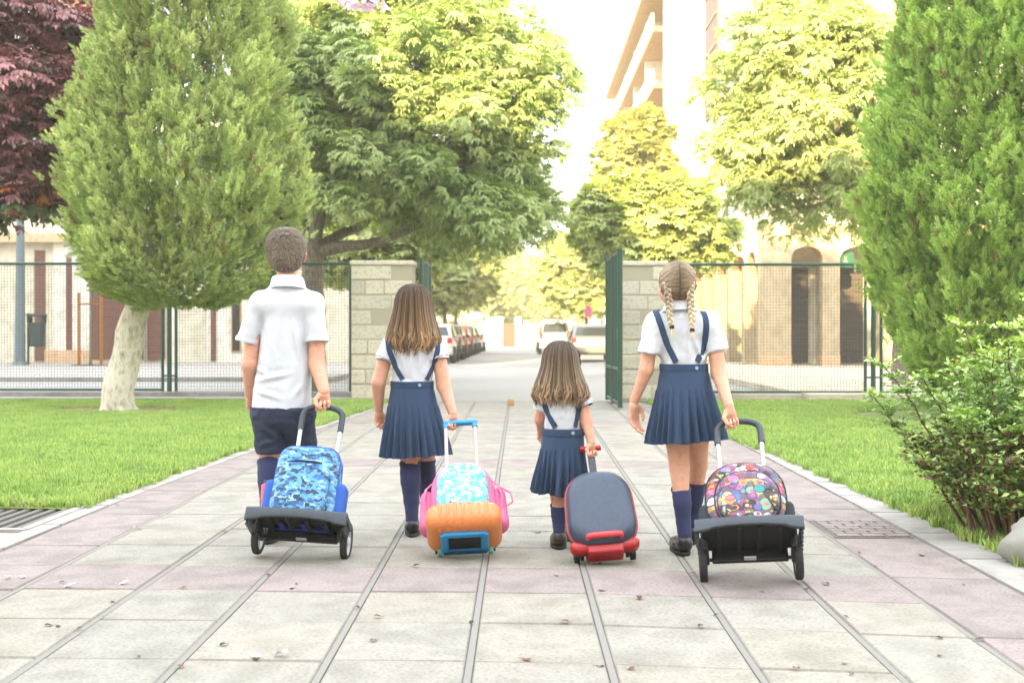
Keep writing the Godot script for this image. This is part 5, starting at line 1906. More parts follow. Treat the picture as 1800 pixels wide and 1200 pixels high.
	g = Geo.new()
	rng.seed = 33
	for i in 560:
		var s := -1.0 if i % 2 == 0 else 1.0
		var u := rng.randf_range(-.25, 1.0)
		var a0 := lerpf(-.5, 2.55, u)
		var d0 := Vector3(s * .035, cos(a0), sin(a0)).normalized()
		var a1 := lerpf(.35, 1.9, clampf(u + .1, 0, 1))
		var d1 := Vector3(s * .92, cos(a1) * .75 - .12, sin(a1) * .55).normalized()
		var pts := []
		for q in 9:
			var w := q / 8.0
			var d := d0.slerp(d1, w)
			var p := hc + Vector3(0, .015, .01)
			var k := .15
			while k > .04 and f.at(p + d * k) > 0: k -= .002
			pts.append(p + d * (k + .0015 + .0015 * fn.get_noise_2d(i * 7.0, w * 3)))
		var v := rng.randf_range(.65, 1.35)
		_strand(g, pts, .0025, Color(.17, .12, .078) * v, Color(.27, .20, .13) * v, Color(.32, .24, .16) * v)
	part("strands", g, M.hair, hair, "stuff")
	_braid(t, [J(1168, 476, .03), J(1167, 492, .06), J(1173, 510, .085), J(1176, 530, .085), J(1177, 552, .10), J(1181, 575, .115)], .020, .011, 4.2, .045, M.hair, Color(.14, .095, .06), Color(.62, .50, .35), 3)
	_braid(t, [J(1213, 477, .03), J(1214, 494, .06), J(1213, 512, .085), J(1214, 532, .085), J(1216, 555, .10), J(1217, 580, .115)], .020, .011, 4.4, .04, M.hair, Color(.14, .095, .06), Color(.62, .50, .35), 4)

func tb_cap(f: Field, hc: Vector3) -> void:
	f.bone(hc + Vector3(0, .030, .022), hc + Vector3(0, .026, -.030), .0865, .082, .02)
	f.bone(hc + Vector3(0, -.015, .022), hc + Vector3(0, .0, -.01), .0735, .074, .03)
	for z in f.nz:
		for y in f.ny:
			for x in f.nx:
				var p := f.lo + Vector3(x, y, z) * f.h - hc
				var cut := maxf((-.068 - p.y + absf(p.x) * .3) * .9, (-.02 - p.y - p.z * 1.3) * .6)
				cut = maxf(cut, (.035 - p.y) * .6 if p.z < -.03 else -1.0)
				var i := (z * f.ny + y) * f.nx + x
				f.d[i] = maxf(f.d[i], cut)

# ---------------------------------------------------------------- trolleys and bags
func _outline(w: float, h: float, c: float, inset: float, taper: float, seg := 6) -> PackedVector3Array:
	var out := PackedVector3Array()
	var a := maxf(w * .5 - inset, .001)
	var b := maxf(h * .5 - inset, .001)
	var r := minf(maxf(c - inset, .0005), minf(a, b))
	for k in 4:
		var cx: float = (a - r) * [1, -1, -1, 1][k]
		var cy: float = (b - r) * [1, 1, -1, -1][k]
		for i in seg + 1:
			var t := PI * .5 * (k + float(i) / seg)
			var y := cy + sin(t) * r
			out.append(Vector3((cx + cos(t) * r) * (1.0 - taper * (y / h + .5)), y + h * .5, 0))
	return out

# a cushion of rounded outline whose section follows (z, inset) pairs from back to front
func _cushion(g: Geo, base: Vector3, w: float, h: float, c: float, prof: Array, taper := 0.0, bulge := 0.0) -> void:
	var rows := []
	for q in prof:
		var row := PackedVector3Array()
		for p in _outline(w, h, c, q[1], taper):
			var u := clampf(1.0 - pow(absf(p.x) / (w * .5), 2), 0, 1) * clampf(1.0 - pow(absf(p.y - h * .5) / (h * .5), 2), 0, 1)
			row.append(base + Vector3(p.x, p.y, q[0] + (bulge * u if q[0] > prof[0][0] else 0.0)))
		rows.append(row)
	# close both ends with shrinking copies of the end outlines
	for e in [0, 1]:
		var last: PackedVector3Array = rows[-1] if e else rows[0]
		var mid := Vector3.ZERO
		for p in last: mid += p
		mid /= last.size()
		for k in [.97, .7, .4, .15, .01]:
			var row := PackedVector3Array()
			for p in last:
				var q := mid.lerp(p, k)
				if e: q.z += bulge * (1.0 - k * k) * .6
				row.append(q)
			if e: rows.append(row)
			else: rows.push_front(row)
	g.grid(rows, true)

func _pad_prof(z0: float, z1: float, r: float, w: float) -> Array:
	var o := [[z0, r], [z0 + r * .3, r * .3], [z0 + r, 0.0]]
	o += [[lerpf(z0 + r, z1 - r, .5), -.002], [z1 - r, 0.0], [z1 - r * .62, r * .08], [z1 - r * .3, r * .3], [z1 - r * .08, r * .62], [z1, r]]
	return o

func _piping(base: Vector3, w: float, h: float, c: float, z: float, taper: float, r: float) -> Geo:
	var g := Geo.new()
	var pts := []
	for p in _outline(w, h, c, 0, taper): pts.append(base + p + Vector3(0, 0, z))
	pts.append(pts[0])
	g.tube(pts, r, 6, false)
	return g

func _wheel(t: Node3D, x: float, y: float, z: float, r: float, w: float, tyre: Material, hub: Material, spokes: int) -> void:
	var g := Geo.new()
	g.xf = Transform3D(Basis(Vector3(0, 0, 1), PI / 2), Vector3(x, y, z))
	var hw := w * .5
	g.lathe([Vector2(r * .74, -hw * .8), Vector2(r * .9, -hw), Vector2(r * .97, -hw * .8), Vector2(r, -hw * .4), Vector2(r, hw * .4), Vector2(r * .97, hw * .8), Vector2(r * .9, hw), Vector2(r * .74, hw * .8), Vector2(r * .72, 0), Vector2(r * .74, -hw * .8)], 36)
	var wheel := part("wheel", g, tyre, t)
	g = Geo.new()
	g.xf = Transform3D(Basis(Vector3(0, 0, 1), PI / 2), Vector3(x, y, z))
	g.lathe([Vector2(r * .70, -hw * .6), Vector2(r * .765, -hw * .72), Vector2(r * .765, hw * .72), Vector2(r * .70, hw * .6), Vector2(r * .68, 0), Vector2(r * .70, -hw * .6)], 30)
	g.lathe([Vector2(.001, -hw * .95), Vector2(r * .2, -hw * .9), Vector2(r * .24, -hw * .5), Vector2(r * .24, hw * .5), Vector2(r * .2, hw * .9), Vector2(.001, hw * .95)], 18)
	for k in spokes:
		var a := TAU * k / spokes
		g.tube([Vector3(cos(a) * r * .2, 0, sin(a) * r * .2), Vector3(cos(a) * r * .72, 0, sin(a) * r * .72)], w * .22, 6, false)
	part("rim", g, hub, wheel)

func _tilted(called: String, label: String, cat: String, axle: Vector3, bar: Vector3, yaw: float) -> Node3D:
	var t := thing(called, label, cat, axle)
	var p := (bar - axle).normalized()
	var x := Vector3(cos(yaw), 0, sin(yaw))
	x = (x - p * x.dot(p)).normalized()
	t.basis = Basis(x, p, x.cross(p))
	return t

func trolley_materials() -> void:
	M.slate = mat(Color(.20, .225, .26), .5, M.blot, 7.0)
	M.black_plastic = mat(Color(.065, .065, .07), .5, M.blot, 7.0)
	M.rubber = mat(Color(.17, .165, .16), .85, M.blot, 8.0)
	M.alu = mat(Color(.74, .74, .75), .32); M.alu.metallic = .55
	M.white_rim = mat(Color(.72, .72, .73), .45)
	M.blue_cloth = mat(Color(.12, .33, .66), .75, M.speck, 9.0)
	M.blue_strap = mat(Color(.07, .14, .42), .7)
	M.pink_cloth = mat(Color(.86, .42, .60), .7, M.speck, 9.0)
	M.pale_pink = mat(Color(.83, .66, .64), .4)
	M.orange_shell = mat(Color(.83, .48, .24), .42, M.blot, 6.0)
	M.orange_shell.clearcoat_enabled = true; M.orange_shell.clearcoat = .25
	M.teal_plastic = mat(Color(.035, .34, .54), .38)
	M.sky_plastic = mat(Color(.13, .52, .74), .38)
	M.mint = mat(Color(.45, .68, .60), .45)
	M.case_blue = mat(Color(.205, .25, .33), .42, M.blot, 5.0, M.speck, .05)
	M.case_dark = mat(Color(.075, .08, .09), .45, M.blot, 5.0)
	M.red_plastic = mat(Color(.62, .055, .10), .35)
	M.coral = mat(Color(.80, .23, .25), .4)
	M.petal = mat(Color(.88, .80, .85), .7); M.petal.backlight_enabled = true; M.petal.backlight = Color(.6, .5, .58)
	M.dark_cloth = mat(Color(.12, .13, .17), .8, M.speck, 9.0)
	M.camo = mat(Color(.86, .86, .86), .62, _camo(), 2.6); M.camo.uv1_world_triplanar = false
	M.collage = mat(Color(.82, .82, .82), .6, _collage(), 2.4); M.collage.uv1_world_triplanar = false
	M.splash = mat(Color(.84, .84, .84), .55, _splash(), 2.9); M.splash.uv1_world_triplanar = false

func _camo() -> ImageTexture:
	var n := FastNoiseLite.new(); n.seed = 5; n.frequency = .022; n.fractal_octaves = 3
	var im := Image.create(256, 256, false, Image.FORMAT_RGB8)
	var pal := [Color(.40, .68, .88), Color(.22, .46, .74), Color(.10, .17, .27), Color(.66, .84, .86), Color(.16, .33, .56)]
	for y in 256:
		for x in 256:
			var c: Color = pal[0]
			if n.get_noise_3d(x, y * 1.7, 0) > .12: c = pal[1]
			if n.get_noise_3d(x * 1.2, y * 2.2, 60) > .22: c = pal[3]
			if n.get_noise_3d(x * .9, y * 2.0, 130) > .25: c = pal[4]
			if n.get_noise_3d(x * 1.3, y * 2.6, 200) > .24: c = pal[2]
			im.set_pixel(x, y, c)
	return ImageTexture.create_from_image(im)

func _disc(im: Image, cx: float, cy: float, rx: float, ry: float, c: Color, heart := false) -> void:
	for y in range(int(cy - ry) - 1, int(cy + ry) + 2):
		for x in range(int(cx - rx) - 1, int(cx + rx) + 2):
			var u := (x - cx) / rx
			var v := (y - cy) / ry
			var inside := u * u + v * v < 1.0
			if heart:
				var w := -v * 1.15 + .15
				inside = pow(u * u * 1.3 + w * w - .75, 3) - u * u * w * w * w < 0
			if inside: im.set_pixel(posmod(x, im.get_width()), posmod(y, im.get_height()), c)

func _collage() -> ImageTexture:
	var r := RandomNumberGenerator.new(); r.seed = 9
	var im := Image.create(256, 256, false, Image.FORMAT_RGB8)
	im.fill(Color(.46, .34, .46))
	var pal := [Color(.85, .25, .30), Color(.90, .62, .22), Color(.20, .62, .62), Color(.58, .30, .62), Color(.80, .20, .22), Color(.95, .80, .30), Color(.10, .10, .12), Color(.90, .84, .55), Color(.14, .14, .17), Color(.86, .45, .62), Color(.30, .48, .78), Color(.90, .50, .66), Color(.88, .88, .90), Color(.40, .66, .86), Color(.86, .40, .62), Color(.52, .76, .55)]
	for i in 260:
		var c: Color = pal[r.randi() % pal.size()]
		var x := r.randf() * 256
		var y := r.randf() * 256
		var s := r.randf_range(4, 15)
		var fy := r.randf_range(.5, 1.3)
		var heart := r.randf() < .2
		if r.randf() < .5: _disc(im, x, y, s + 1.6, s * fy + 1.6, Color(.10, .09, .11), heart)
		_disc(im, x, y, s, s * fy, c, heart)
		if r.randf() < .5: _disc(im, x + 2, y, s * .5, s * .45, pal[r.randi() % pal.size()])
	for q in [[70, 150, 30], [188, 60, 24], [200, 190, 22], [110, 30, 22]]:
		_disc(im, q[0], q[1], q[2], q[2], Color(.10, .10, .11), true)
		for k in 16:
			var a := r.randf() * TAU
			var d: float = sqrt(r.randf()) * q[2] * .62
			_disc(im, q[0] + cos(a) * d, q[1] + sin(a) * d * .8, 2.6, 2.6, [Color(.85, .80, .35), Color(.9, .9, .88), Color(.7, .75, .4)][k % 3])
	for k in 60:
		var x := r.randi() % 256
		var y := r.randi() % 256
		var c: Color = pal[r.randi() % pal.size()]
		for i in 14: im.set_pixel((x + i) % 256, (y + int(3 * sin(i * .6))) & 255, c)
	return ImageTexture.create_from_image(im)

func _splash() -> ImageTexture:
	var n := FastNoiseLite.new(); n.seed = 15; n.frequency = .03; n.fractal_octaves = 3
	var r := RandomNumberGenerator.new(); r.seed = 4
	var im := Image.create(256, 256, false, Image.FORMAT_RGB8)
	for y in 256:
		for x in 256:
			var a := n.get_noise_2d(x, y)
			var c := Color(.33, .74, .80).lerp(Color(.72, .89, .90), clampf(a * 1.6 + .4, 0, 1))
			var low := smoothstep(150, 215, y + a * 60)
			if low > .5: c = Color(.90, .62, .42) if n.get_noise_2d(x + 300, y * 2) > -.05 else Color(.12, .46, .54)
			if n.get_noise_2d(x * 1.5 + 700, y * 1.5) > .3: c = Color(.93, .80, .72)
			im.set_pixel(x, y, c)
	for k in 60:
		_disc(im, r.randf() * 256, r.randf() * 170, r.randf_range(1.5, 6), r.randf_range(1.5, 4), Color(.90, .95, .95))
	return ImageTexture.create_from_image(im)

# folding chassis with two big wheels and a tray; the tray reaches out along z
func _chassis(t: Node3D, l: float, half: float, r: float, pole: float, strap: Material) -> void:
	for s in [-1, 1]:
		_wheel(t, s * half, 0, 0, r, .034, M.rubber, M.white_rim, 5)
		part("pole", _rod(Vector3(s * pole * .88, .0, -.012), Vector3(s * pole, l - .085, -.012), .0105, 12), M.alu, t)
	part("axle", _rod(Vector3(-half, 0, 0), Vector3(half, 0, 0), .008), M.black_plastic, t)
	var g := Geo.new()
	var pts := []
	for i in 21:
		var a := PI * i / 20.0
		pts.append(Vector3(-cos(a) * pole * (1.0 + .06 * sin(a)), l - .085 + .085 * pow(sin(a), .55), -.012))
	pts.push_front(Vector3(-pole, l - .13, -.012)); pts.push_back(Vector3(pole, l - .13, -.012))
	g.tube(pts, .0148, 12)
	part("handle", g, M.slate, t)
	# tray
	var w := half + .012
	g = Geo.new()
	g.rbox(Vector3(0, .040, .115), Vector3(2 * w - .04, .014, .20), .005)
	var tray := part("tray", g, M.black_plastic, t)
	for k in 4:
		g = Geo.new()
		g.rbox(Vector3(-w * .6 + k * w * .4, .026, .11), Vector3(.016, .02, .19), .003)
		part("rib", g, M.black_plastic, tray)
	g = Geo.new()
	g.rbox(Vector3(0, .012, .004), Vector3(2 * w - .1, .06, .022), .006)
	part("crossbar", g, M.black_plastic, tray)
	g = Geo.new()
	g.rbox(Vector3(0, -.012, .02), Vector3(.05, .008, .03), .003)
	part("catch", g, M.white_rim, tray)
	# lip: taller at its ends, its lower edge arched
	var rows := []
	for q in [[.215, 1], [.226, 1], [.232, .85], [.232, .12], [.226, 0], [.216, 0], [.216, 1]]:
		var row := PackedVector3Array()
		for i in 25:
			var u := i / 24.0 * 2 - 1
			var lowy := .004 + .016 * (1 - u * u) - (.006 if absf(u) > .72 else 0.0)
			row.append(Vector3(u * (w + .012), lerpf(lowy, .062, q[1]), q[0] - .012 * u * u))
		row.reverse()
		rows.append(row)
	g = Geo.new()
	g.grid(rows)
	part("lip", g, M.slate, tray)
	for s in [-1, 1]:
		g = Geo.new()
		g.rbox(Vector3(s * (w + .004), .048, .125), Vector3(.016, .03, .18), .005)
		var wing := part("side_wing", g, M.slate, tray)
		for k in 5:
			g = Geo.new()
			g.xf = Transform3D(Basis(Vector3(1, 0, 0), -.5), Vector3(s * (w + .002), .004, .075 + k * .03))
			g.rbox(Vector3.ZERO, Vector3(.010, .062, .007), .002)
			part("slat", g, M.black_plastic, wing)
		g = Geo.new()
		g.rbox(Vector3(s * (w - .028), .0, .06), Vector3(.022, .05, .13), .006)
		part("bracket", g, M.black_plastic, tray)
	if strap:
		g = Geo.new()
		g.rbox(Vector3(0, .022, .052), Vector3(2 * w - .14, .008, .03), .003)
		for x in [-.085, 0.02, .12]:
			g.rbox(Vector3(x, .021, .10), Vector3(.026, .008, .09), .003)
		part("strap", g, strap, tray)

func trolleys() -> void:
	# ---- blue camouflage bag on its trolley
	var axle := Vector3(-1.008, .087, -5.52)
	var bar := Vector3(-.962, .682, -5.845)
	var t := _tilted("trolley", "dark grey two-wheeled trolley pulled by the boy", "trolley", axle, bar, .0)
	_chassis(t, (bar - axle).length(), .205, .087, .098, M.blue_strap)
	var b := _tilted("backpack", "blue camouflage school backpack standing on the boy's trolley", "backpack", axle, bar, .0)
	var g := Geo.new()
	_cushion(g, Vector3(0, .05, 0), .315, .355, .07, _pad_prof(.01, .15, .035, .315), .10, .012)
	part("body", g, M.camo, b)
	g = Geo.new()
	_cushion(g, Vector3(-.004, .055, .0), .245, .26, .05, _pad_prof(.14, .198, .022, .245), .08, .012)
	var pk := part("front_pocket", g, M.camo, b)
	part("zip", _piping(Vector3(-.004, .055, 0), .249, .263, .05, .150, .08, .0032), M.dark_cloth, pk)
	part("piping", _piping(Vector3(0, .05, 0), .317, .357, .07, .118, .10, .0035), M.blue_cloth, b)
	part("piping", _piping(Vector3(0, .05, 0), .317, .357, .07, .045, .10, .0035), M.blue_cloth, b)
	g = Geo.new()
	g.tube([Vector3(-.085, .296, .196), Vector3(-.04, .302, .203), Vector3(.04, .302, .203), Vector3(.078, .297, .198)], .0042, 6)
	part("flap_edge", g, M.dark_cloth, pk)
	for s in [-1, 1]:
		g = Geo.new()
		_cushion(g, Vector3(s * .155, .05, 0), .075, .19, .03, _pad_prof(.02, .13, .03, .075), 0, .0)
		part("side_pocket", g, M.blue_cloth, b)
	g = Geo.new()
	g.tube([Vector3(-.04, .40, .04), Vector3(-.03, .435, .05), Vector3(.03, .435, .05), Vector3(.04, .40, .04)], .008, 8)
	part("carry_loop", g, M.blue_cloth, b)
	g = Geo.new()
	_cushion(g, Vector3(.02, .185, .196), .10, .075, .01, [[0, .0], [.006, .002]], 0)
	part("patch", g, mat(Color(.36, .66, .88), .6), pk)
	var bt := thing("bottle", "pinkish red drinking bottle in the side pocket of the camouflage backpack", "bottle")
	bt.transform = b.transform * Transform3D(Basis(Vector3(0, 0, 1), .16), Vector3(-.172, .10, .08)).scaled_local(Vector3.ONE * .86)
	g = Geo.new()
	g.lathe([Vector2(.001, -.02), Vector2(.028, -.02), Vector2(.03, .0), Vector2(.03, .10), Vector2(.026, .115), Vector2(.028, .12), Vector2(.028, .135), Vector2(.02, .145), Vector2(.001, .146)], 18)
	part("body", g, M.coral, bt)
	g = Geo.new()
	g.lathe([Vector2(.001, .144), Vector2(.014, .144), Vector2(.014, .165), Vector2(.001, .166)], 14)
	part("cap", g, M.black_plastic, bt)
	# ---- patterned bag on its trolley
	axle = Vector3(.962, .095, -4.99)
	bar = Vector3(1.0, .640, -5.49)
	t = _tilted("trolley", "dark grey two-wheeled trolley pulled by the girl with two braids", "trolley", axle, bar, .21)
	_chassis(t, (bar - axle).length(), .195, .095, .098, null)
	b = _tilted("backpack", "colourful heart and flower patterned backpack on the trolley of the girl with braids", "backpack", axle, bar, .21)
	g = Geo.new()
	_cushion(g, Vector3(0, .05, 0), .345, .36, .145, _pad_prof(.01, .14, .04, .345), .06, .012)
	part("body", g, M.collage, b)
	g = Geo.new()
	_cushion(g, Vector3(.006, .055, .0), .275, .275, .12, _pad_prof(.13, .175, .02, .275), .06, .012)
	pk = part("front_pocket", g, M.collage, b)
	g = Geo.new()
	_cushion(g, Vector3(.008, .055, .0), .255, .215, .10, _pad_prof(.17, .20, .014, .255), .06, .012)
	part("lower_pocket", g, M.collage, pk)
	part("piping", _piping(Vector3(0, .05, 0), .348, .363, .145, .105, .06, .0042), M.dark_cloth, b)
	part("piping", _piping(Vector3(0, .05, 0), .348, .363, .145, .045, .06, .0042), M.dark_cloth, b)
	part("zip", _piping(Vector3(.006, .055, 0), .279, .279, .12, .155, .06, .0036), M.dark_cloth, pk)
	part("zip", _piping(Vector3(.008, .055, 0), .259, .219, .10, .178, .06, .0032), M.dark_cloth, pk)
	g = Geo.new()
	var fl := [Vector3(.055, .215, .204), Vector3(.125, .155, .196), Vector3(.128, .095, .196), Vector3(.112, .10, .204)]
	g.quad(fl[0], fl[3], fl[2], fl[1])
	g.quad(fl[0] + Vector3(0, 0, .004), fl[3] + Vector3(0, 0, .005), fl[2] + Vector3(.001, 0, .005), fl[1] + Vector3(0, 0, .005))
	part("corner_panel", g, M.dark_cloth, pk)
	for s in [-1, 1]:
		g = Geo.new()
		_cushion(g, Vector3(s * .168, .05, 0), .06, .16, .028, _pad_prof(.02, .12, .025, .06), 0, .0)
		part("side_pocket", g, M.dark_cloth, b)
	g = Geo.new()
	g.tube([Vector3(-.04, .40, .04), Vector3(-.03, .43, .05), Vector3(.03, .43, .05), Vector3(.04, .40, .04)], .008, 8)
	part("carry_loop", g, M.dark_cloth, b)
	# ---- pink bag with the orange shell
	axle = Vector3(-.255, .036, -5.56)
	bar = Vector3(-.305, .588, -6.065)
	b = _tilted("trolley_bag", "pink wheeled school bag with an orange hard base and turquoise front", "trolley bag", axle, bar, .0)
	var l := (bar - axle).length()
	for s in [-1, 1]:
		part("pole", _rod(Vector3(s * .074, .1, -.01), Vector3(s * .074, l, -.01), .0095, 10), M.pale_pink, b)
		_wheel(b, s * .118, -.004, .012, .036, .022, M.mint, M.teal_plastic, 3)
	g = Geo.new()
	g.rbox(Vector3(0, l, -.01), Vector3(.178, .026, .03), .010, 2)
	g.rbox(Vector3(-.074, l - .02, -.01), Vector3(.028, .03, .026), .008)
	g.rbox(Vector3(.074, l - .02, -.01), Vector3(.028, .03, .026), .008)
	part("handle", g, M.sky_plastic, b)
	g = Geo.new()
	_cushion(g, Vector3(0, .03, 0), .325, .345, .12, _pad_prof(.0, .165, .045, .325), .14, .015)
	part("body", g, M.pink_cloth, b)
	g = Geo.new()
	_cushion(g, Vector3(0, .05, 0), .255, .30, .10, _pad_prof(.155, .21, .03, .255), .12, .015)
	pk = part("front_panel", g, M.splash, b)
	part("piping", _piping(Vector3(0, .05, 0), .259, .303, .10, .168, .12, .004), M.pink_cloth, pk)
	part("piping", _piping(Vector3(0, .03, 0), .328, .348, .12, .06, .14, .004), M.pink_cloth, b)
	g = Geo.new()
	g.rbox(Vector3(0, .040, .115), Vector3(.35, .13, .265), .055, 3, 6)
	g.warp(func(p: Vector3) -> Vector3:
		var rib := 0.0
		if p.z > .12 or p.y < .02: rib = .004 * smoothstep(.2, .8, sin(p.x * 165.0) * .5 + .5) * smoothstep(.165, .10, absf(p.x))
		return p + Vector3(0, -rib * .7, rib))
	var shell := part("base_shell", g, M.orange_shell, b)
	for k in 7:
		g = Geo.new()
		var x := -.105 + k * .035
		g.tube([Vector3(x, .098, .222), Vector3(x, .065, .246), Vector3(x * 1.02, .025, .245), Vector3(x * 1.04, -.005, .228), Vector3(x * 1.05, -.023, .19)], .008, 8)
		part("rib", g, M.orange_shell, shell)
	# blue wheel frame on the base
	g = Geo.new()
	g.rbox(Vector3(0, -.032, .165), Vector3(.20, .024, .03), .008)
	for s in [-1, 1]:
		g.rbox(Vector3(s * .092, -.034, .105), Vector3(.036, .022, .135), .008)
	var fr := part("wheel_frame", g, M.sky_plastic, b)
	g = Geo.new()
	g.rbox(Vector3(0, -.026, .026), Vector3(.21, .032, .042), .01)
	for s in [-1, 1]:
		g.rbox(Vector3(s * .100, .004, .008), Vector3(.014, .045, .05), .006)
		g.rbox(Vector3(s * .136, .004, .008), Vector3(.012, .045, .05), .005)
		g.rbox(Vector3(s * .118, .034, .012), Vector3(.05, .014, .06), .006)
	part("wheel_mount", g, M.teal_plastic, fr)
	g = Geo.new()
	g.rbox(Vector3(0, -.028, .098), Vector3(.145, .008, .105), .003)
	part("kick_plate", g, M.black_plastic, fr)
	for s in [-1, 1]:
		g = Geo.new()
		_cushion(g, Vector3(s * .168, .04, -.005), .085, .22, .04, _pad_prof(.02, .13, .035, .085), .25, .0)
		part("side_pocket", g, M.pink_cloth, b)
		g = Geo.new()
		g.tube([Vector3(s * .145, .30, .10), Vector3(s * .172, .25, .13), Vector3(s * .185, .18, .14), Vector3(s * .175, .11, .12)], .010, 8, true, .4)
		part("side_strap", g, M.pink_cloth, b)
	g = Geo.new()
	g.tube([Vector3(.18, .24, .13), Vector3(.225, .20, .14), Vector3(.232, .15, .14), Vector3(.205, .135, .13)], .0045, 6)
	part("strap_loop", g, M.pink_cloth, b)
	# ---- hard suitcase
	axle = Vector3(.383, .036, -5.405)
	bar = Vector3(.338, .487, -5.735)
	b = _tilted("suitcase", "black and red hard shell suitcase pulled by the smallest girl", "suitcase", axle, bar, .03)
	l = (bar - axle).length()
	g = Geo.new()
	var pr2 := [[-.02, .03], [-.014, .012], [0.0, .002], [.03, .0], [.058, .0]]
	_cushion(g, Vector3(0, -.012, 0), .325, .385, .125, pr2, .10)
	part("back_shell", g, M.case_dark, b)
	g = Geo.new()
	_cushion(g, Vector3(0, -.012, 0), .337, .395, .13, [[.055, .01], [.056, .001], [.060, -.001], [.070, -.001], [.074, .001], [.075, .01]], .10)
	part("red_trim", g, M.red_plastic, b)
	g = Geo.new()
	_cushion(g, Vector3(0, -.010, 0), .323, .383, .125, [[.07, .0], [.09, .001], [.112, .008], [.126, .02], [.134, .036], [.137, .06]], .10, .006)
	part("front_shell", g, M.case_blue, b)
	g = Geo.new()
	_cushion(g, Vector3(0, -.026, 0), .296, .060, .05, [[.05, .028], [.05, .0], [.080, .001], [.092, .006], [.098, .014], [.10, .026]], -.12)
	part("base_band", g, M.red_plastic, b)
	g = Geo.new()
	g.rbox(Vector3(0, -.022, .065), Vector3(.16, .045, .10), .012, 2)
	g.rbox(Vector3(0, -.006, .012), Vector3(.17, .05, .05), .012, 2)
	part("red_base", g, M.red_plastic, b)
	g = Geo.new()
	g.tube([Vector3(-.075, .026, .112), Vector3(-.07, .026, .145), Vector3(-.05, .024, .152), Vector3(.05, .024, .152), Vector3(.07, .026, .145), Vector3(.075, .026, .112)], .0135, 10)
	part("grip", g, M.coral, b)
	for s in [-1, 1]:
		_wheel(b, s * .127, 0, .0, .036, .026, M.black_plastic, M.slate, 3)
		g = Geo.new()
		g.rbox(Vector3(s * .103, .01, .012), Vector3(.016, .06, .055), .006)
		part("wheel_housing", g, M.case_dark, b)
	g = Geo.new()
	g.rbox(Vector3(0, l * .5 + .12, -.012), Vector3(.034, l - .26, .018), .006)
	part("pole", g, M.slate, b)
	g = Geo.new()
	g.rbox(Vector3(0, l - .02, -.012), Vector3(.03, .05, .02), .008)
	g.tube([Vector3(-.05, l + .004, -.012), Vector3(0, l, -.012), Vector3(.05, l + .004, -.012)], .0135, 12)
	part("handle", g, M.red_plastic, b)

# ---------------------------------------------------------------- cars, street furniture, litter
func _side_prism(g: Geo, prof: Array, half: float, r: float, belt: float, tumble: float, inset := 0.0) -> void:
	# side outline (z, y), taken counter-clockwise seen from +x, thickened across x with rounded shoulders
	var ce := Vector2.ZERO
	for p in prof: ce += p
	ce /= prof.size()
	var rows := []
	for q in [[-1.0, .9], [-1.0, r * 1.0], [-.985, r * .5], [-.95, r * .12], [-.85, 0.0], [0, 0.0], [.85, 0.0], [.95, r * .12], [.985, r * .5], [1.0, r * 1.0], [1.0, .9]]:
		var row := PackedVector3Array()
		for p: Vector2 in prof:
			var d := (ce - p)
			var pp: Vector2 = p + d.normalized() * minf(q[1], d.length() * .98) if q[1] < .9 else p + d * .97
			var wx := half * (1.0 - tumble * clampf((p.y - belt) / .6, 0, 1))
			var nose := 1.0 - .10 * pow(clampf((absf(p.x) - 1.5) / .6, 0, 1), 2)
			row.append(Vector3(q[0] * wx * nose, pp.y, pp.x))
		row.reverse()
		rows.append(row)
	g.grid(rows, true)

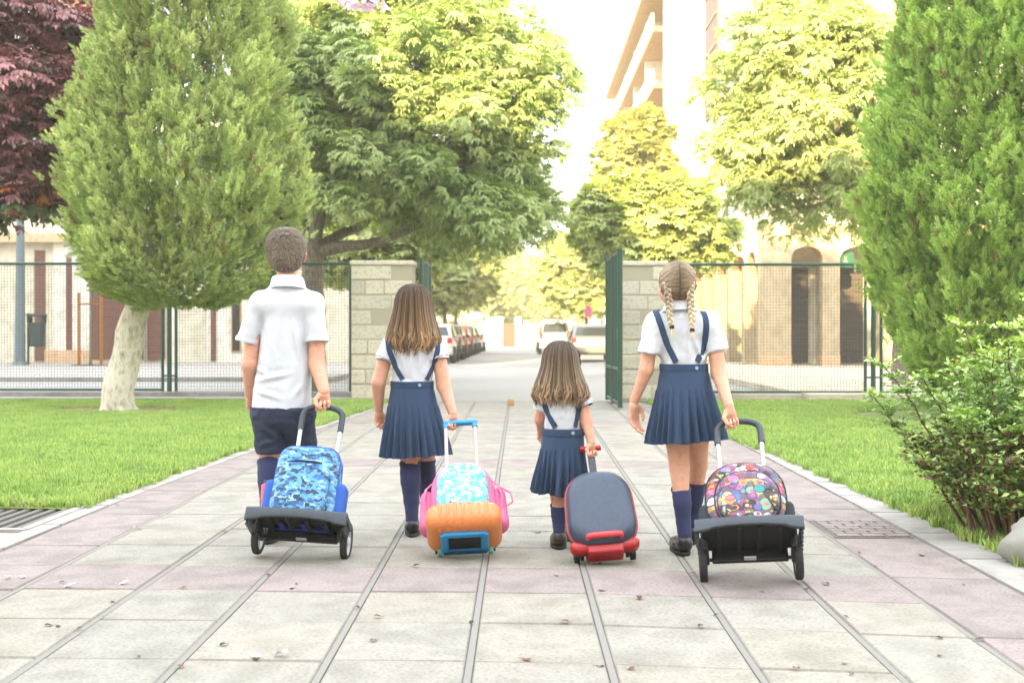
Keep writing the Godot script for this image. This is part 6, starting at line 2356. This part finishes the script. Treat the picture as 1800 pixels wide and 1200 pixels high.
func _car(label: String, x: float, z: float, paint: Color, kind: int, turn := 0.0) -> void:
	var t := thing("parked_car", label, "car", Vector3(x, -.02, z), turn, "cars parked along the street")
	var m := mat(paint, .35, null); m.clearcoat_enabled = true; m.clearcoat = .6
	var glass: Material = M.car_glass
	var body: Array
	var glassy: Array
	var rear_z := 2.0
	if kind == 0: # hatchback; +z is its tail
		body = [Vector2(-2.05, .28), Vector2(2.02, .28), Vector2(2.09, .42), Vector2(2.08, .62), Vector2(2.02, .92), Vector2(1.98, .98), Vector2(1.62, 1.40), Vector2(1.35, 1.46), Vector2(.2, 1.47), Vector2(-.25, 1.42), Vector2(-1.05, 1.0), Vector2(-1.85, .86), Vector2(-2.08, .70), Vector2(-2.12, .45)]
		glassy = [Vector2(1.74, .98), Vector2(1.48, 1.36), Vector2(.2, 1.39), Vector2(-.2, 1.35), Vector2(-.82, 1.0)]
	else: # van
		body = [Vector2(-2.2, .3), Vector2(2.2, .3), Vector2(2.25, .5), Vector2(2.2, 1.0), Vector2(2.12, 1.78), Vector2(2.0, 1.86), Vector2(-.2, 1.86), Vector2(-.7, 1.78), Vector2(-1.4, 1.12), Vector2(-2.1, .95), Vector2(-2.26, .7), Vector2(-2.28, .5)]
		glassy = [Vector2(1.9, 1.12), Vector2(1.85, 1.68), Vector2(-.2, 1.70), Vector2(-.6, 1.66), Vector2(-1.1, 1.14)]
	var g := Geo.new()
	_side_prism(g, body, .86, .10, .9, .20)
	var b := part("body", g, m, t)
	for s in [-1, 1]:
		g = Geo.new()
		var rows := [PackedVector3Array(), PackedVector3Array()]
		for p: Vector2 in glassy:
			var wx := .86 * (1.0 - .20 * clampf((p.y - .9) / .6, 0, 1)) + .008
			rows[0].append(Vector3(s * wx, p.y, p.x))
		var n: int = rows[0].size()
		for i in range(1, n - 1): g.face3(rows[0][0], rows[0][i], rows[0][i + 1])
		part("window", g, glass, b)
	# rear and front screens
	var ty := 1.33 if kind == 0 else 1.66
	var by := 1.03 if kind == 0 else 1.15
	var tz := 1.70 if kind == 0 else 2.145
	var bz := 1.965 if kind == 0 else 2.205
	g = Geo.new()
	g.quad(Vector3(-.66, by, bz), Vector3(.66, by, bz), Vector3(.56, ty, tz), Vector3(-.56, ty, tz))
	part("rear_window", g, glass, b)
	g = Geo.new()
	g.quad(Vector3(.64, 1.04, -.98 if kind == 0 else -1.32), Vector3(-.64, 1.04, -.98 if kind == 0 else -1.32), Vector3(-.56, ty, -.37 if kind == 0 else -.80), Vector3(.56, ty, -.37 if kind == 0 else -.80))
	part("windscreen", g, glass, b)
	var rz := 2.06 if kind == 0 else 2.22
	for s in [-1, 1]:
		g = Geo.new(); g.rbox(Vector3(s * .70, .84 if kind == 0 else 1.0, rz - .03), Vector3(.17, .20 if kind == 0 else .36, .10), .03)
		part("tail_light", g, M.tail_red, b)
		g = Geo.new(); g.rbox(Vector3(s * .62, .72, -rz + .04), Vector3(.26, .15, .12), .04)
		part("headlight", g, M.white_rim, b)
		g = Geo.new(); g.rbox(Vector3(s * .93, 1.0, -.75 if kind == 0 else -1.1), Vector3(.16, .12, .08), .03)
		part("mirror", g, m, b)
		for zz in [-1.28, 1.28]:
			_wheel(t, s * .78, .31, zz, .31, .2, M.rubber, M.steel, 6)
	g = Geo.new(); g.rbox(Vector3(0, .42, rz - .02), Vector3(1.62, .20, .14), .05)
	part("bumper", g, m, b)
	g = Geo.new(); g.rbox(Vector3(0, .33, rz - .02), Vector3(1.3, .10, .13), .03)
	part("bumper_trim", g, M.black_plastic, b)
	g = Geo.new(); g.rbox(Vector3(0, .70, rz + .005), Vector3(.5, .11, .02), .005)
	part("number_plate", g, M.white_rim, b)

func cars() -> void:
	M.car_glass = mat(Color(.17, .19, .20), .1)
	M.tail_red = mat(Color(.72, .10, .06), .3)
	_car("silver hatchback parked tail-on just beyond the open gate leaf", 2.78, -48.0, Color(.31, .315, .315), 0)
	_car("white van parked in the street ahead of the silver hatchback", 1.85, -66.0, Color(.84, .84, .83), 1)
	_car("white van farthest along the right kerb of the street", 1.9, -74.0, Color(.80, .81, .82), 1)
	_car("pale grey car parked nearest the gate pillar in the left row", -3.25, -45.4, Color(.72, .70, .66), 0)
	_car("dark grey car between the pale grey car and the red car", -3.2, -51.0, Color(.16, .16, .17), 0)
	_car("red car in the left row of the street", -3.2, -56.6, Color(.62, .09, .07), 0)
	_car("dark green car behind the red car in the left row", -3.15, -62.4, Color(.16, .24, .22), 0)
	_car("grey car between the dark green and the white car of the left row", -3.15, -68.6, Color(.42, .43, .44), 0)
	_car("white car at the far end of the left row", -3.1, -75.5, Color(.84, .84, .84), 0)

func street_things() -> void:
	# lamp post, litter bin, staked sapling by the left building
	var t := thing("lamp_post", "tall grey steel lamp post beside the litter bin behind the fence", "lamp post", Vector3(-15.55, .08, -37.0))
	M.grey_paint = mat(Color(.36, .41, .43), .5, M.blot, 1.0)
	part("pole", _taper(Vector3(0, 0, 0), Vector3(.05, 7.5, 0), .17, .08), M.grey_paint, t)
	part("base", _taper(Vector3(0, 0, 0), Vector3(0, .12, 0), .26, .20), M.grey_paint, t)
	part("arm", _taper(Vector3(.05, 7.4, 0), Vector3(1.4, 7.8, 1.0), .06, .04), M.grey_paint, t)
	var g := Geo.new(); g.rbox(Vector3(1.6, 7.8, 1.15), Vector3(.7, .14, .3), .05)
	part("lamp_head", g, M.grey_paint, t)
	t = thing("litter_bin", "dark green litter bin on a post behind the fence", "litter bin", Vector3(-15.1, .08, -37.2))
	M.bin_green = mat(Color(.13, .20, .185), .5)
	part("post", _rod(Vector3(-.27, 0, 0), Vector3(-.27, 1.62, 0), .04), M.bin_green, t)
	g = Geo.new()
	var rows := []
	for q in [[.58, .01], [.58, .19], [.62, .205], [1.30, .235], [1.33, .245], [1.33, .215], [.7, .19], [.7, .01]]:
		var row := PackedVector3Array()
		for p in _outline(q[1] * 2, q[1] * 1.7, .07, 0, 0): row.append(Vector3(p.x, q[0], q[1] * .85 - p.y))
		row.reverse()
		rows.append(row)
	g.grid(rows, true)
	part("body", g, M.bin_green, t)
	g = Geo.new(); g.rbox(Vector3(0, 1.56, 0), Vector3(.52, .07, .44), .03)
	part("lid", g, M.bin_green, t)
	for s in [-1, 1]:
		g = Geo.new(); g.rbox(Vector3(s * .22, 1.44, 0), Vector3(.045, .22, .38), .01)
		part("lid_support", g, M.bin_green, t)
	t = thing("staked_sapling", "thin young tree tied between two ochre wooden stakes behind the fence", "sapling", Vector3(-13.35, .08, -37.0))
	M.ochre = mat(Color(.60, .38, .12), .8, M.blot, 1.5)
	part("stake", _rod(Vector3(-.36, 0, 0), Vector3(-.36, 2.25, 0), .05), M.ochre, t)
	part("stake", _rod(Vector3(.34, 0, 0), Vector3(.34, 2.30, 0), .05), M.ochre, t)
	part("crossbar", _rod(Vector3(-.36, 1.9, .05), Vector3(.34, 1.9, .05), .03), M.ochre, t)
	_limb(t, "stem", [Vector3(0, 0, 0), Vector3(.02, 1.4, 0), Vector3(0, 3.0, 0)], .05, .025, _bark(Color(.38, .34, .24), Color(.28, .25, .18), 39), 8)
	part("soil_ring", _taper(Vector3(0, -.06, 0), Vector3(0, .012, 0), .62, .6), M.soil, t)
	var q := _clumped(Vector3(0, 3.6, 0), Vector3(.7, .8, .7), 14, .3, 26, .8, Color(.15, .22, .07), Color(.30, .36, .14), 91)
	many("crown", _spray(4, .18, .09, .04, 66), _foliage_mat(Color(1, 1, 1), Color(.3, .35, .12)), q[0], q[1], t)
	# signs
	t = thing("road_sign", "round blue no-parking sign with a red rim on a pole beside the street trees", "sign", Vector3(3.45, 0, -60.0), -1.05)
	part("pole", _rod(Vector3(0, 0, 0), Vector3(0, 2.5, 0), .03), M.steel, t)
	for d in [[.30, 0.0, Color(.70, .08, .09)], [.235, .006, Color(.10, .18, .52)]]:
		g = Geo.new()
		g.xf = Transform3D(Basis(Vector3.RIGHT, PI / 2), Vector3(0, 2.2, .04 + d[1]))
		g.lathe([Vector2(.001, 0), Vector2(d[0], 0), Vector2(d[0], .012), Vector2(.001, .012)], 28)
		part("disc", g, mat(d[2], .45), t)
	g = Geo.new()
	g.xf = Transform3D(Basis(Vector3(0, 0, 1), PI / 4), Vector3(0, 2.2, .062))
	g.box(Vector3.ZERO, Vector3(.06, .47, .008))
	part("slash", g, mat(Color(.70, .08, .09), .45), t)
	t = thing("road_sign", "pale round sign on a slim pole beyond the left row of cars", "sign", Vector3(-2.75, 0, -77.0))
	part("pole", _rod(Vector3(0, 0, 0), Vector3(0, 2.5, 0), .04), M.steel, t)
	g = Geo.new()
	g.xf = Transform3D(Basis(Vector3.RIGHT, PI / 2), Vector3(0, 2.3, .05))
	g.lathe([Vector2(.001, 0), Vector2(.42, 0), Vector2(.42, .02), Vector2(.001, .02)], 28)
	part("disc", g, M.white_rim, t)
	t = thing("shop_sign", "dark green arched shop sign hanging in the second arch of the arcade", "sign", Vector3(10.02, 3.08, -36.9))
	g = Geo.new()
	_cushion(g, Vector3(0, 0, 0), .56, .52, .16, [[0, .25], [0, .0], [.07, .0], [.08, .01], [.08, .25]])
	part("panel", g, mat(Color(.06, .30, .17), .4), t)
	g = Geo.new(); g.box(Vector3(0, .27, .085), Vector3(.035, .16, .01)); g.box(Vector3(0, .20, .085), Vector3(.11, .03, .012))
	part("emblem", g, mat(Color(.62, .80, .55), .4), t)
	part("hanger", _rod(Vector3(0, .5, .04), Vector3(0, .9, .04), .015), M.green_paint, t)
	# far garden wall and gate at the end of the street
	t = thing("garden_wall", "pale wall with gate openings closing the far end of the street", "wall", Vector3(-3.0, 0, -104))
	_wallbox(t, "wall", -8, 1.0, 0, 2.2, -.4, 0, M.white_wall)
	_wallbox(t, "wall", 3.1, 14, 0, 1.9, -.4, 0, M.peach)
	_wallbox(t, "gate_post", 1.0, 1.5, 0, 2.6, -.5, .1, M.white_wall)
	_wallbox(t, "gate_post", 2.6, 3.1, 0, 2.6, -.5, .1, M.white_wall)
	_wallbox(t, "gate_door", 1.5, 2.6, 0, 2.0, -.3, -.2, M.brown)
	# gate stop on the path
	g = Geo.new()
	g.rbox(Vector3(-.135, .045, -17.4), Vector3(.10, .10, .09), .015)
	tag(part("gate_stop", g, M.tan), "small tan concrete stop in the middle of the gateway", "gate stop")
	# drain with slanting bars on the left
	t = thing("drain_grate", "slotted iron drain grate beside the left lawn corner", "grate", Vector3(-3.52, .0, -6.66))
	g = Geo.new()
	for z in [-.42, .42]: g.rbox(Vector3(0, .0, z), Vector3(1.86, .03, .05), .006)
	for x in [-.915, .915]: g.rbox(Vector3(x, .0, 0), Vector3(.05, .03, .84), .006)
	part("frame", g, M.concrete, t)
	for k in 24:
		g = Geo.new()
		g.rbox(Vector3(-.86 + k * .075, -.004, 0), Vector3(.036, .03, .80), .004)
		part("bar", g, M.bar_grey, t)
	g = Geo.new(); g.quad(Vector3(-.9, -.04, .42), Vector3(.9, -.04, .42), Vector3(.9, -.04, -.42), Vector3(-.9, -.04, -.42))
	part("pit", g, M.iron, t)
	# drain cover in the right border
	t = thing("drain_cover", "square cover with a brick-like pattern set in the right border of the path", "drain cover", Vector3(1.80, .004, -6.33))
	g = Geo.new(); g.rbox(Vector3(0, -.008, 0), Vector3(.40, .018, .56), .003)
	part("plate", g, M.groove, t)
	for j in 7:
		for i in 4:
			var a := clampf(-.19 + i * .127 - (.06 if j % 2 else 0.0), -.19, .19)
			var e := clampf(-.19 + (i + 1) * .127 - (.06 if j % 2 else 0.0), -.19, .19)
			if e - a < .03: continue
			g = Geo.new(); g.rbox(Vector3((a + e) * .5, .002, -.235 + j * .078), Vector3(e - a - .014, .012, .062), .003)
			part("block", g, M.pink[j % 3], t)
	# boulder by the bush
	g = Geo.new()
	g.ball(Vector3.ZERO, Vector3(.24, .15, .21), 26, 18)
	fn.seed = 3; fn.frequency = 1.0
	g.warp(func(p: Vector3) -> Vector3:
		return p * (1.0 + .22 * fn.get_noise_3dv(p * 6) + .07 * fn.get_noise_3dv(p * 22)))
	var rock := part("boulder", g, mat(Color(.55, .54, .50), .95, M.speck, 2.5, M.speck, .6))
	rock.position = Vector3(2.42, .07, -5.38)
	tag(rock, "rough grey boulder at the foot of the leafy bush", "boulder")

func _taper(a: Vector3, b: Vector3, ra: float, rb: float) -> Geo:
	var g := Geo.new()
	g.tube([a, a.lerp(b, .5), b], [ra, (ra + rb) * .5, rb], 16)
	return g

const ANCHORS := [[452, 980, "the left wheel of the boy's trolley"], [610, 985, "the right wheel of the boy's trolley"], [820, 980, "the pink trolley bag"], [1060, 990, "the red based suitcase"], [1235, 1018, "the left wheel of the braided girl's trolley"], [1402, 1025, "the right wheel of the braided girl's trolley"], [60, 915, "the slotted drain grate"], [1520, 932, "the patterned drain cover"], [1770, 990, "the boulder"], [190, 880, "the lawn corner by the drain"], [10, 1190, "the bottom left corner of the view"], [450, 1195, "the bottom edge below the boy"], [900, 1195, "the middle of the bottom edge"], [1400, 1195, "the bottom edge below the braided girl"], [1790, 1190, "the bottom right corner of the view"]]
var beside := {}

func _near(px: Array) -> float:
	var dist := 1e9
	for a in ANCHORS: dist = minf(dist, Vector2(px[0] - a[0], px[1] - a[1]).length())
	return dist

func _beside(what: String, px: Array, _leafy: bool) -> String:
	# which thing it lies nearest to in the view, and how many of its kind lie nearer to that thing
	var best := ""
	var dist := 1e9
	for a in ANCHORS:
		var d := Vector2(px[0] - a[0], px[1] - a[1]).length()
		if d < dist:
			dist = d; best = a[2]
	var key := what + best
	beside[key] = beside.get(key, 0) + 1
	var nth: String = ["first", "second", "third", "fourth", "fifth", "sixth", "seventh", "eighth", "ninth", "tenth", "eleventh", "twelfth"][beside[key] - 1]
	return what + ", " + nth + " nearest " + best

func litter() -> void:
	var shapes := []
	for k in 5:
		var r := RandomNumberGenerator.new(); r.seed = k + 3
		var g := Geo.new()
		var rows := []
		for j in 7:
			var v := j / 6.0
			var row := PackedVector3Array()
			var wdt := sin(PI * pow(v, .8)) * .30 + .02
			for i in 5:
				var u := i / 2.0 - 1
				row.append(Vector3(u * wdt * (1.0 + r.randf_range(-.15, .15)), .05 + .30 * absf(u) * wdt * r.randf_range(.6, 1.6) + .14 * sin(v * PI + k) * r.randf_range(.5, 1), v - .5))
			row.reverse()
			rows.append(row)
		g.grid(rows)
		g.tube([Vector3(0, .05, .5), Vector3(.03, .08, .78)], .02, 5)
		shapes.append(g.mesh())
	var browns := []
	for c in [Color(.36, .21, .13), Color(.27, .18, .13), Color(.44, .27, .16), Color(.22, .17, .14)]: browns.append(mat(c, .8, M.blot, 6.0))
	rng.seed = 77
	var spots := [[137, 1108], [98, 1104], [82, 1103], [313, 1176], [240, 1158], [447, 1161], [391, 1137], [656, 1129], [627, 1070], [320, 1036], [512, 1036], [520, 1028], [470, 1012], [730, 997], [828, 1096], [664, 1086], [393, 936], [105, 1027], [1055, 992], [1058, 1039], [1124, 1053], [1232, 1102], [1259, 1083], [1418, 1036], [1452, 1028], [1487, 1085], [1721, 1124], [1650, 1121], [1694, 1028], [1538, 995], [925, 1161], [1055, 1173], [1400, 1177], [1497, 1186], [1485, 1167], [993, 1095], [978, 1013], [960, 935], [945, 937], [1340, 1041], [1652, 1153], [1110, 1177], [195, 1060], [46, 922], [24, 955], [203, 889], [1568, 938], [1510, 972], [1620, 976], [850, 968], [1218, 1010]]
	spots.sort_custom(func(a, b): return _near(a) < _near(b))
	for s in spots:
		var o := MeshInstance3D.new()
		o.mesh = shapes[rng.randi() % 5]
		o.material_override = browns[rng.randi() % 4]
		o.name = numbered("fallen_leaf")
		o.transform = Transform3D(Basis(Vector3.UP, rng.randf() * TAU).scaled(Vector3.ONE * rng.randf_range(.019, .040)), on_ground(s[0], s[1], .003))
		add_child(o)
		tag(o, _beside("small curled brown leaf", s, true), "leaf", "brown leaves scattered over the paving")
	var pale := mat(Color(.80, .75, .76), .7)
	pale.backlight_enabled = true; pale.backlight = Color(.4, .35, .36)
	var petals := [[214, 1029], [240, 932], [10, 1020], [118, 1034], [493, 1156], [185, 872], [210, 864], [126, 878], [104, 873], [35, 1018], [448, 1158], [1300, 918]]
	petals.sort_custom(func(a, b): return _near(a) < _near(b))
	for s in petals:
		var o := MeshInstance3D.new()
		o.mesh = shapes[rng.randi() % 5]
		o.material_override = pale
		o.name = numbered("fallen_petal")
		var big := 1.7 if s[1] < 890 else 1.0
		o.transform = Transform3D(Basis(Vector3.UP, rng.randf() * TAU).scaled(Vector3(1.2, 1.6, 1) * rng.randf_range(.03, .045) * big), on_ground(s[0], s[1], .006))
		add_child(o)
		tag(o, _beside("pale pink fallen petal", s, false), "petal", "pale petals lying on the ground")
	# hanging blossom at the top of the view
	var t := thing("blossom_branch", "branch with drooping pale pink trumpet flowers hanging into the top of the view", "flowering branch", Vector3(-1.10, 3.10, -8.0))
	var bk := _bark(Color(.38, .30, .22), Color(.26, .2, .15), 40)
	_limb(t, "stem", [Vector3(-.35, .95, 0), Vector3(-.12, .5, .02), Vector3(.0, .22, 0), Vector3(.12, .14, .02)], .014, .004, bk, 6)
	for k in 11:
		var a := k * 2.4
		var p := Vector3(-.10 + .028 * k, .20 + .03 * sin(k * 1.7), .05 * cos(a))
		var d := Vector3(cos(a) * .6, -1, sin(a) * .6).normalized()
		var g := Geo.new()
		var x := d.cross(Vector3(0, 0, 1)).normalized()
		var z := x.cross(d)
		var rows := []
		for j in 6:
			var v := j / 5.0
			var row := PackedVector3Array()
			for i in 20:
				var b := TAU * i / 20
				var rr := .006 + .030 * pow(v, 1.8) * (1.0 + .25 * v * cos(5 * b))
				row.append(p + d * .085 * (v - .18 * pow(v, 3) * (1 - cos(5 * b)) * .5) + (x * cos(b) + z * sin(b)) * rr)
			rows.append(row)
		g.grid(rows, true)
		part("flower", g, M.petal, t)
	var g2 := Geo.new()
	for k in 12:
		var d := Vector3(cos(k * 1.9), -.2, sin(k * 1.9)).normalized()
		_leaf(g2, Vector3(-.15 + .03 * k, .32 - .012 * k, 0), d, d.cross(Vector3.UP).normalized(), .07, .03)
	g2.col = Color(1, 1, 1)
	part("leaves", g2, mat(Color(.42, .52, .24), .5), t, "stuff")
